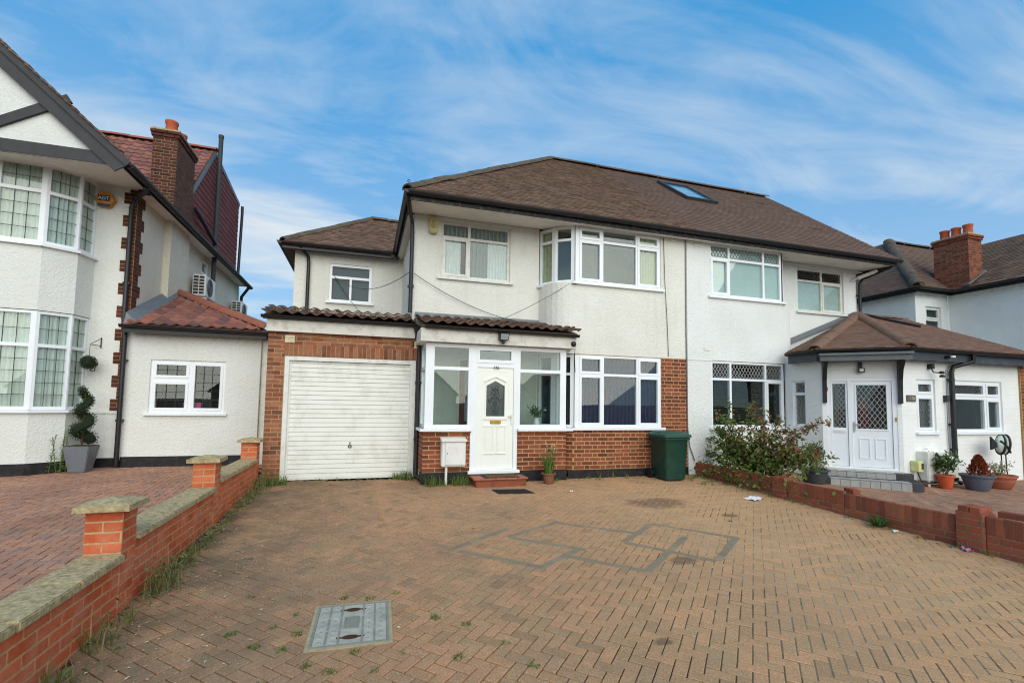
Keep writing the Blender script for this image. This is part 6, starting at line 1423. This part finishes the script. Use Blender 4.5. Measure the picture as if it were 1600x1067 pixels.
def potted():
    z = lambda y: gz(y)
    # flag-leaf plant in clay pot by the porch
    t = thing('potted_plant', (3.2, 8.06, z(8.06)), 'strappy green plant with yellow flowers in a terracotta pot beside the porch', 'plant')
    pot(t, (3.20, 8.06, z(8.06)), .115, .19, m_plain('terracotta_old', lin(140, 96, 72), .9, 0, .2, .15, 9, .3)); m = MB()
    for k in range(85):
        a = random.uniform(0, 6.28); blade(m, (3.2+.06*math.cos(a), 8.06+.06*math.sin(a), z(8.06)+.16), random.uniform(.22, .48), (a, random.uniform(.05, .55)), .008)
    m.build('leaves', MT['grass'], t); f = MB(); s = MB()
    for k in range(6):
        x, y = 3.2+random.uniform(-.17, .17), 8.05+random.uniform(-.06, .06); s.tube([(3.2, 8.06, z(8)+.2), ((3.2+x)/2, y, .42), (x, y, .62+random.uniform(-.05, .07))], .004, 4)
        for q in range(9): leaf_card(f, (x+random.gauss(0, .015), y, .55+q*.014), rv()+Vector((0, 0, .5)), rv(), .03, .014)
    s.build('flower_stalks', MT['grass'], t); f.build('flowers', m_leaf('flower_yellow', [lin(214, 200, 120), lin(226, 214, 150)]), t)
    # right forecourt pots
    t = thing('potted_plant', (10.55, 6.33, z(6.3)), 'bushy green shrub in a bright orange plastic pot by the meter cabinets', 'plant'); pot(t, (10.55, 6.30, z(6.3)), .135, .26, m_plain('orange_pot', lin(206, 92, 54), .5), .012); leafy(t, (10.55, 6.30, z(6.3)+.24), 330, .26, .46, GL, (.06, .11), (.03, .05))
    t = thing('potted_plant', (11.0, 5.98, z(6)), 'rust red conifer in a wide grey plastic tub', 'plant'); gp_ = m_plain('grey_tub', lin(98, 102, 116), .55)
    MB().lathe((11.05, 6.08, z(6.05)), [(.15, 0), (.165, .02), (.235, .24), (.25, .245), (.262, .26), (.262, .29), (.235, .29), (.22, .26), (0, .25)], 26).build('pot', gp_, t, smooth='auto')
    m = MB()
    for k in range(900):
        u = random.random()**.7; a = random.uniform(0, 6.28); rr = .16*(1-u)**.7*random.uniform(.5, 1.05)
        leaf_card(m, (11.06+rr*math.cos(a), 6.06+rr*math.sin(a), z(6)+.26+u*.36), Vector((math.cos(a)*.6, math.sin(a)*.6, 1))+rv()*.3, rv(), .06, .030)
    m.build('foliage', m_leaf('rust_needles', [lin(120, 48, 32), lin(160, 74, 50), lin(142, 62, 40), lin(110, 84, 44)]), t); MB().tube([(11.06, 6.06, z(6)+.24), (11.06, 6.06, z(6)+.5)], .012, 6).build('trunk', MT['wood'], t)
    t = thing('potted_plant', (11.75, 6.05, z(6)), 'pale variegated plant in a wide terracotta bowl', 'plant'); MB().lathe((11.75, 6.15, z(6.1)), [(.18, 0), (.20, .015), (.25, .14), (.255, .15), (.25, .16), (.275, .22), (.29, .225), (.29, .26), (.26, .26), (.24, .23), (0, .22)], 28).build('pot', m_plain('terracotta_bowl', lin(168, 98, 72), .8, 0, .3, .1, 9), t, smooth='auto')
    leafy(t, (11.78, 6.15, z(6)+.22), 260, .22, .30, m_leaf('variegated', [lin(150, 152, 110), lin(184, 180, 150), lin(120, 130, 84), lin(168, 140, 120)]), (.04, .07), (.014, .024), stems=9)
    # rowing shrub tub by the step
    t = thing('potted_plant', (8.6, 7.35, z(7.3)), 'wispy leaved shrub in a round black tub beside the tiled porch steps', 'plant'); pot(t, (8.45, 7.25, z(7.25)), .24, .26, m_plain('black_tub', lin(58, 60, 66), .5), .02, 24, .8); leafy(t, (8.45, 7.25, z(7.25)+.22), 320, .26, .62, GL, (.05, .08), (.025, .04), stems=10)
    g = MB()
    for k in range(150): a = random.uniform(0, 6.28); rr = .2*random.random()**.5; blade(g, (8.45+rr*math.cos(a), 7.25+rr*math.sin(a), z(7.25)+.22), random.uniform(.06, .14), (a, .5), .008)
    g.build('ground_leaves', MT['grass'], t)
    # fish-shaped ornament on two stems
    t = thing('fish_ornament', (12.5, 6.4, z(6.4)), 'round black and mint metal fish ornament standing on two thin legs', 'ornament'); bm_ = MT['black']; c = Vector((12.35, 6.35, .71))
    MB().lathe((c.x, c.y, c.z-.2), [(.0, 0), (.09, .02), (.16, .08), (.19, .17), (.19, .23), (.16, .32), (.09, .38), (0, .40)], 20, 1, .4).build('body', m_plain('mint_paint', lin(178, 192, 180), .4, 0, .4, .1), t, smooth=True)
    rg = MB()
    for off in (-.06, .08): rg.tube([(c.x+off+.03*math.cos(a), c.y-.085*math.cos(a*1.0)*1.0 if False else c.y+.082*math.sin(a), c.z+.19*math.cos(a)) for a in [i*math.pi/10 for i in range(21)]], .022, 6)
    rg.tube([(c.x-.15, c.y-.05, c.z+.08), (c.x, c.y-.088, c.z-.05), (c.x+.1, c.y-.07, c.z-.16)], .018, 6); rg.build('black_bands', bm_, t)
    MB().plate([(c.x-.17, c.y-.015, c.z+.02), (c.x-.17, c.y-.015, c.z-.04), (c.x-.36, c.y-.015, c.z-.10), (c.x-.36, c.y-.015, c.z+.16), (c.x-.24, c.y-.015, c.z+.07)], (0, .03, 0)).build('tail', bm_, t)
    for dx in (-.06, .08): MB().tube([(c.x+dx, c.y, c.z-.17), (c.x+dx+.01, c.y, .2), (c.x+dx*1.9, c.y, z(6.35)+.0)], .012, 6).build('leg', bm_, t)
potted()
def box_tufts(mb, c, r, n, l=.022, w=.014):
    for k in range(n):
        d = rv(); leaf_card(mb, Vector(c)+d*r*random.uniform(.75, 1.02), d+rv()*.7, rv(), l*random.uniform(.8, 1.4), w)
def left_plants():
    GB = m_leaf('box_leaves', [lin(34, 54, 26), lin(50, 74, 34), lin(66, 92, 44), lin(42, 64, 30)])
    t = thing('spiral_topiary', (-4.83, 10.55, gz(10.5)), 'spiral clipped box topiary in a square tapering grey planter', 'topiary'); z = gz(10.55)
    gm = m_plain('slate_planter', lin(112, 116, 122), .45, 0, .4, .06, 5); a, b = .125, .195; c = (-4.83, 10.55)
    m = MB(); m.hexa([(c[0]-a, c[1]-a, z), (c[0]+a, c[1]-a, z), (c[0]+a, c[1]+a, z), (c[0]-a, c[1]+a, z), (c[0]-b, c[1]-b, z+.46), (c[0]+b, c[1]-b, z+.46), (c[0]+b, c[1]+b, z+.46), (c[0]-b, c[1]+b, z+.46)]); m.build('planter', gm, t, bevel=.01)
    r = MB(); r.slab((c[0]-b-.005, c[1]-b-.005, z+.46), (1, 0), 0, 2*b+.01, -.0, .0, [], -.39, 0) if False else r.box(c[0]-b+.02, c[0]+b-.02, c[1]-b+.02, c[1]+b-.02, z+.462, z+.468); r.build('soil', MT['soil'], t)
    MB().tube([(c[0], c[1], z+.44), (c[0], c[1], z+1.45)], .014, 6).build('trunk', MT['wood'], t)
    lv = MB(); core = MB(); pts = []
    for k in range(70):
        u = k/69; an = u*2*math.pi*2.6+.4; rr = .105*(1-u*.6); p = Vector((c[0]+rr*math.cos(an), c[1]+rr*math.sin(an), z+.56+u*.92)); pts.append(p); tr = .135*(1-u*.55)
        box_tufts(lv, p, tr, 46)
    core.tube(pts, .095, 7, True, .04); core.build('foliage_core', m_plain('box_dark', lin(26, 40, 20), .9), t); lv.build('foliage', GB, t)
    t = thing('hanging_topiary_ball', (-4.9, 10.75, 1.8), 'leafy green topiary ball hanging from a black wall bracket', 'topiary'); c = Vector((-4.91, 10.74, 2.02)); lv = MB(); box_tufts(lv, c, .125, 900, .02, .014)
    MB().lathe((c.x, c.y, c.z-.11), [(0, 0), (.07, .02), (.11, .11), (.07, .2), (0, .22)], 14).build('core', m_plain('box_dark2', lin(26, 40, 20), .9), t, smooth=True); lv.build('foliage', GB, t)
    b = MB(); b.tube([(-4.84, 10.965, 2.32), (-4.84, 10.965, 2.52)], .009, 5); b.tube([(-4.84, 10.96, 2.36), (-4.90, 10.74, 2.36)], .007, 5); b.tube([(-4.84, 10.96, 2.50), (-4.90, 10.74, 2.37)], .006, 5); b.tube([(-4.905, 10.74, 2.36), (-4.91, 10.74, 2.14)], .004, 4); b.build('bracket', MT['black'], t)
    MB().slab((-4.86, 10.70, 1.86), (1, 0), 0, .07, 0, .07, [(.012, .058, .012, .058)], -.02, 0).build('solar_panel', MT['black'], t)
    t = thing('weed', (-5.0, 10.5, gz(10.5)), 'tall wispy willowherb weed growing beside the grey planter', 'weed'); lv = MB(); st = MB(); z = gz(10.4)
    for k in range(5):
        x, y = -5.06+random.gauss(0, .05), 10.40+random.gauss(0, .04); h = random.uniform(.6, .88); tip = Vector((x+random.gauss(0, .08), y, z+h)); st.tube([(x, y, z), ((x+tip.x)/2, y, z+h*.5), tip], .005, 4)
        for q in range(46): u = random.random(); leaf_card(lv, Vector((x, y, z)).lerp(tip, u)+rv()*.015, rv()+Vector((0, 0, .2)), rv(), .07*(1.1-u*.6), .012)
    st.build('stems', MT['grass'], t); lv.build('leaves', MT['grass'], t)
left_plants()
def weeds():
    """uncountable weeds and moss along the walls and in the joints"""
    g = MB(); d = MB()
    def tuft(x, y, n, h, sp, dry=.1):
        z = gz(y)-.01
        for k in range(n):
            a = random.uniform(0, 6.28); r_ = sp*random.random()**.5; tgt = d if random.random() < dry else g
            blade(tgt, (x+r_*math.cos(a), y+r_*math.sin(a), z), h*random.uniform(.5, 1.2), (random.uniform(0, 6.28), random.uniform(.15, .9)), .0045)
    for k in range(70):                                # foot of the left wall
        y = random.uniform(2.6, 8.9); tuft(-1.60+abs(random.gauss(0, .07)), y, random.randint(4, 16), random.uniform(.02, .07), random.uniform(.02, .07), .3)
    for y, h in ((3.35, .18), (4.05, .16), (4.55, .3), (4.75, .22), (5.25, .2), (5.6, .17), (7.4, .22), (8.1, .25), (8.7, .25), (3.75, .28)): tuft(-1.54, y, 26, h*.8, .10, .55)
    for k in range(26): tuft(random.uniform(-1.58, -1.2), random.uniform(8.6, 9.0), 14, random.uniform(.06, .2), .06, .2)
    for x, y in ((.72, 8.85), (.82, 8.8), (.62, 8.92), (1.12, 8.2), (1.3, 8.22), (1.55, 8.22), (1.66, 8.2), (1.75, 8.24)): tuft(x, y, 60, random.uniform(.12, .26), .10, .15)
    for k in range(30): tuft(random.uniform(-1.2, .8), random.uniform(8.94, 9.03), 5, random.uniform(.02, .08), .03, .3)
    for k in range(26): tuft(random.uniform(2.75, 5.4), random.uniform(8.22, 8.42), random.randint(4, 16), random.uniform(.03, .14), .05, .3)
    for k in range(46): y = random.uniform(3.0, 8.3); tuft(6.55-abs(random.gauss(0, .05)), y, random.randint(5, 18), random.uniform(.02, .08), .05, .25)
    for k in range(24): tuft(random.uniform(6.0, 6.55), random.uniform(7.4, 8.4), 14, random.uniform(.03, .08), .06, .1)
    # in the paving joints near the cover
    for x, y in ((-.42, 3.9), (-.55, 3.75), (-.38, 3.6), (-.62, 3.5), (-.45, 3.42), (-.8, 3.7), (-.28, 3.2), (-.15, 3.1), (.0, 3.28), (.12, 3.05), (.28, 3.2), (-.5, 3.05), (-.4, 2.85), (-.7, 2.8), (-.2, 2.8), (.55, 3.6), (.75, 3.45), (.62, 3.05), (.95, 3.15), (1.05, 2.85), (-.1, 4.1), (.1, 4.05), (.3, 4.1), (-.8, 4.3), (-1.0, 5.2), (.5, 2.75), (.85, 2.7), (.2, 2.68), (4.7, 5.3)): tuft(x, y, 34, random.uniform(.018, .038), .035, .05)
    for k in range(120): x, y = random.uniform(-1.5, 1.4), random.uniform(2.5, 5.2); tuft(x, y, 5, .014, .012, .1)
    bw = MB()
    for y, n_, h in ((3.2, 26, .12), (3.9, 30, .2), (4.5, 70, .22), (4.75, 60, .2), (5.05, 40, .14), (5.5, 50, .16), (5.75, 60, .14), (6.2, 30, .1), (6.7, 36, .12), (7.1, 40, .16), (7.6, 46, .18), (8.0, 46, .2), (8.4, 50, .22), (8.75, 60, .22)):
        for k in range(n_):
            a = random.uniform(0, 6.28); x_, y_ = -1.56+abs(random.gauss(0, .09)), y+random.gauss(0, .14); leaf_card(bw, (x_, y_, gz(y_)+random.uniform(0, h)), Vector((math.cos(a), math.sin(a), random.uniform(.1, 1.0))), Vector((0, 0, 1))+rv()*.4, random.uniform(.03, .065), random.uniform(.010, .022))
    for y in (4.5, 4.65, 4.8, 7.6, 8.1, 8.5):
        for k in range(16): x_, y_ = -1.5+random.gauss(0, .08), y+random.gauss(0, .12); blade(d, (x_, y_, gz(y_)), random.uniform(.12, .34), (random.uniform(0, 6.28), random.uniform(.2, .7)), .003)
    bw.build('broadleaf_weeds', m_leaf('weed_leaves', [lin(70, 96, 44), lin(96, 118, 60), lin(122, 130, 84), lin(84, 108, 52)]), None, kind='stuff', label='small broad leaved weeds along the foot of the orange brick wall', cat='weeds')
    pt = MB()
    for k in range(420):                                   # pale petals and husks blown against the left side
        x, y = -1.5+abs(random.gauss(0, .8)), random.uniform(2.4, 7.5); an = random.uniform(0, 6.28); l = random.uniform(.008, .018)
        leaf_card(pt, (x, y, gz(y)+.006), Vector((math.cos(an), math.sin(an), .1)), Vector((0, 0, 1))+rv()*.3, l*1.6, l)
    pt.build('petal_litter', m_leaf('petal_litter', [lin(206, 196, 168), lin(184, 170, 138), lin(226, 220, 204)]), None, kind='stuff', label='pale petals and husks scattered over the paving by the orange wall', cat='petals')
    g.build('weeds', MT['grass'], None, kind='stuff', label='grass and weeds growing along the walls and in paving joints', cat='weeds'); d.build('dry_weeds', MT['dry'], None, kind='stuff', label='dry straw coloured stalks among the weeds along the walls', cat='weeds')
    # dandelion rosette, gas box cap, etc.
    t = thing('weed', (6.45, 4.62, gz(4.6)), 'dark green rosette of long leaves at the foot of the dwarf wall', 'weed'); lv = MB(); s = MB()
    for k in range(70): a = random.uniform(0, 6.28); leaf_card(lv, (6.44+.02*math.cos(a), 4.62+.02*math.sin(a), gz(4.6)+.01), Vector((math.cos(a), math.sin(a), random.uniform(.25, 1.3))), Vector((0, 0, 1))+rv()*.2, random.uniform(.12, .22), .022)
    lv.build('leaves', m_leaf('dandelion', [lin(46, 78, 34), lin(66, 100, 44), lin(84, 116, 52)]), t); s.tube([(6.44, 4.62, gz(4.6)), (6.44, 4.62, gz(4.6)+.03)], .012, 6).build('crown', MT['dry'], t)
weeds()
def flower_vase():
    t = thing('flower_vase', (3.15, 8.6, .93), 'white vase of green leaves and white flowers on the porch sill behind glass', 'vase')
    MB().box(2.8, 3.55, 8.46, 8.75, .90, .928).build('shelf', MT['upvc'], t)
    MB().lathe((3.15, 8.6, .93), [(.04, 0), (.05, .02), (.055, .10), (.035, .16), (.045, .19), (0, .18)], 16).build('vase', MT['net'], t, smooth='auto'); leafy(t, (3.15, 8.6, 1.08), 120, .16, .26, GL, (.05, .09), (.025, .04))
    f = MB()
    for k in range(5):
        c = Vector((3.15+random.gauss(0, .07), 8.57, 1.24+random.uniform(-.02, .12)))
        for q in range(8): leaf_card(f, c, rv(), rv(), .03, .02)
    f.build('flowers', m_leaf('white_flower', [lin(226, 222, 214), lin(236, 226, 220)]), t)
flower_vase()

# ================================================================ across the road (behind the camera, seen mirrored in the glass)
def opposite():
    for i, (x, w, lab) in enumerate(((-9.0, 10.0, 'brown walled bungalow with twin gables across the road facing the orange brick wall'), (3.5, 10.5, 'cream bungalow with twin gables across the road opposite the porch'), (16.5, 10.5, 'grey walled bungalow with twin gables across the road beyond the far forecourt'))):
        y = -30; H = thing('bungalow', (x, y-3, -.6), lab, 'house'); wm = (MT['inside_dk'], MT['fascia'], MT['net'])[i]
        m = MB(); m.slab((x+w/2, y, -.6), (-1, 0), 0, w, 0, 2.7, [(1, 3, 1, 2.2), (w-3, w-1, 1, 2.2), (w/2-.5, w/2+.5, 0, 2.1)], -.3, 0); m.box(x-w/2, x+w/2, y-8, y-.31, -.6, 2.0); m.build('wall', wm, H)
        for gx in (x-w/4, x+w/4):
            MB().plate([(gx-w/4+.1, y+.35, 2.1), (gx, y+.35, 4.3), (gx+w/4-.1, y+.35, 2.1)], (0, -.3, 0)).build('gable', wm, H)
            r = MB(); r.plate([(gx-w/4-.1, y+.6, 1.95), (gx, y+.6, 4.55), (gx, y-7, 4.55), (gx-w/4-.1, y-7, 1.95)], (0, 0, .12)); r.build('roof', MT['roof_tile_new_i'], H)
            r = MB(); r.plate([(gx+w/4+.1, y+.6, 1.95), (gx, y+.6, 4.55), (gx, y-7, 4.55), (gx+w/4+.1, y-7, 1.95)], (0, 0, .12)); r.build('roof', MT['roof_tile_new_i'], H)
        for u, z, ww, hh in ((1, 1, 2, 1.2), (w-3, 1, 2, 1.2)): window(H, (x+w/2-u, y, -.6+z), (-1, 0), ww, hh, grid([0, ww/2, ww], [0, hh*.7, hh]), 'upvc', 'glass', sill=0, inset=.1)
        MB().box(x-.5, x+.5, y-.15, y-.1, -.6, 1.5).build('door', MT['wood'], H)
opposite()
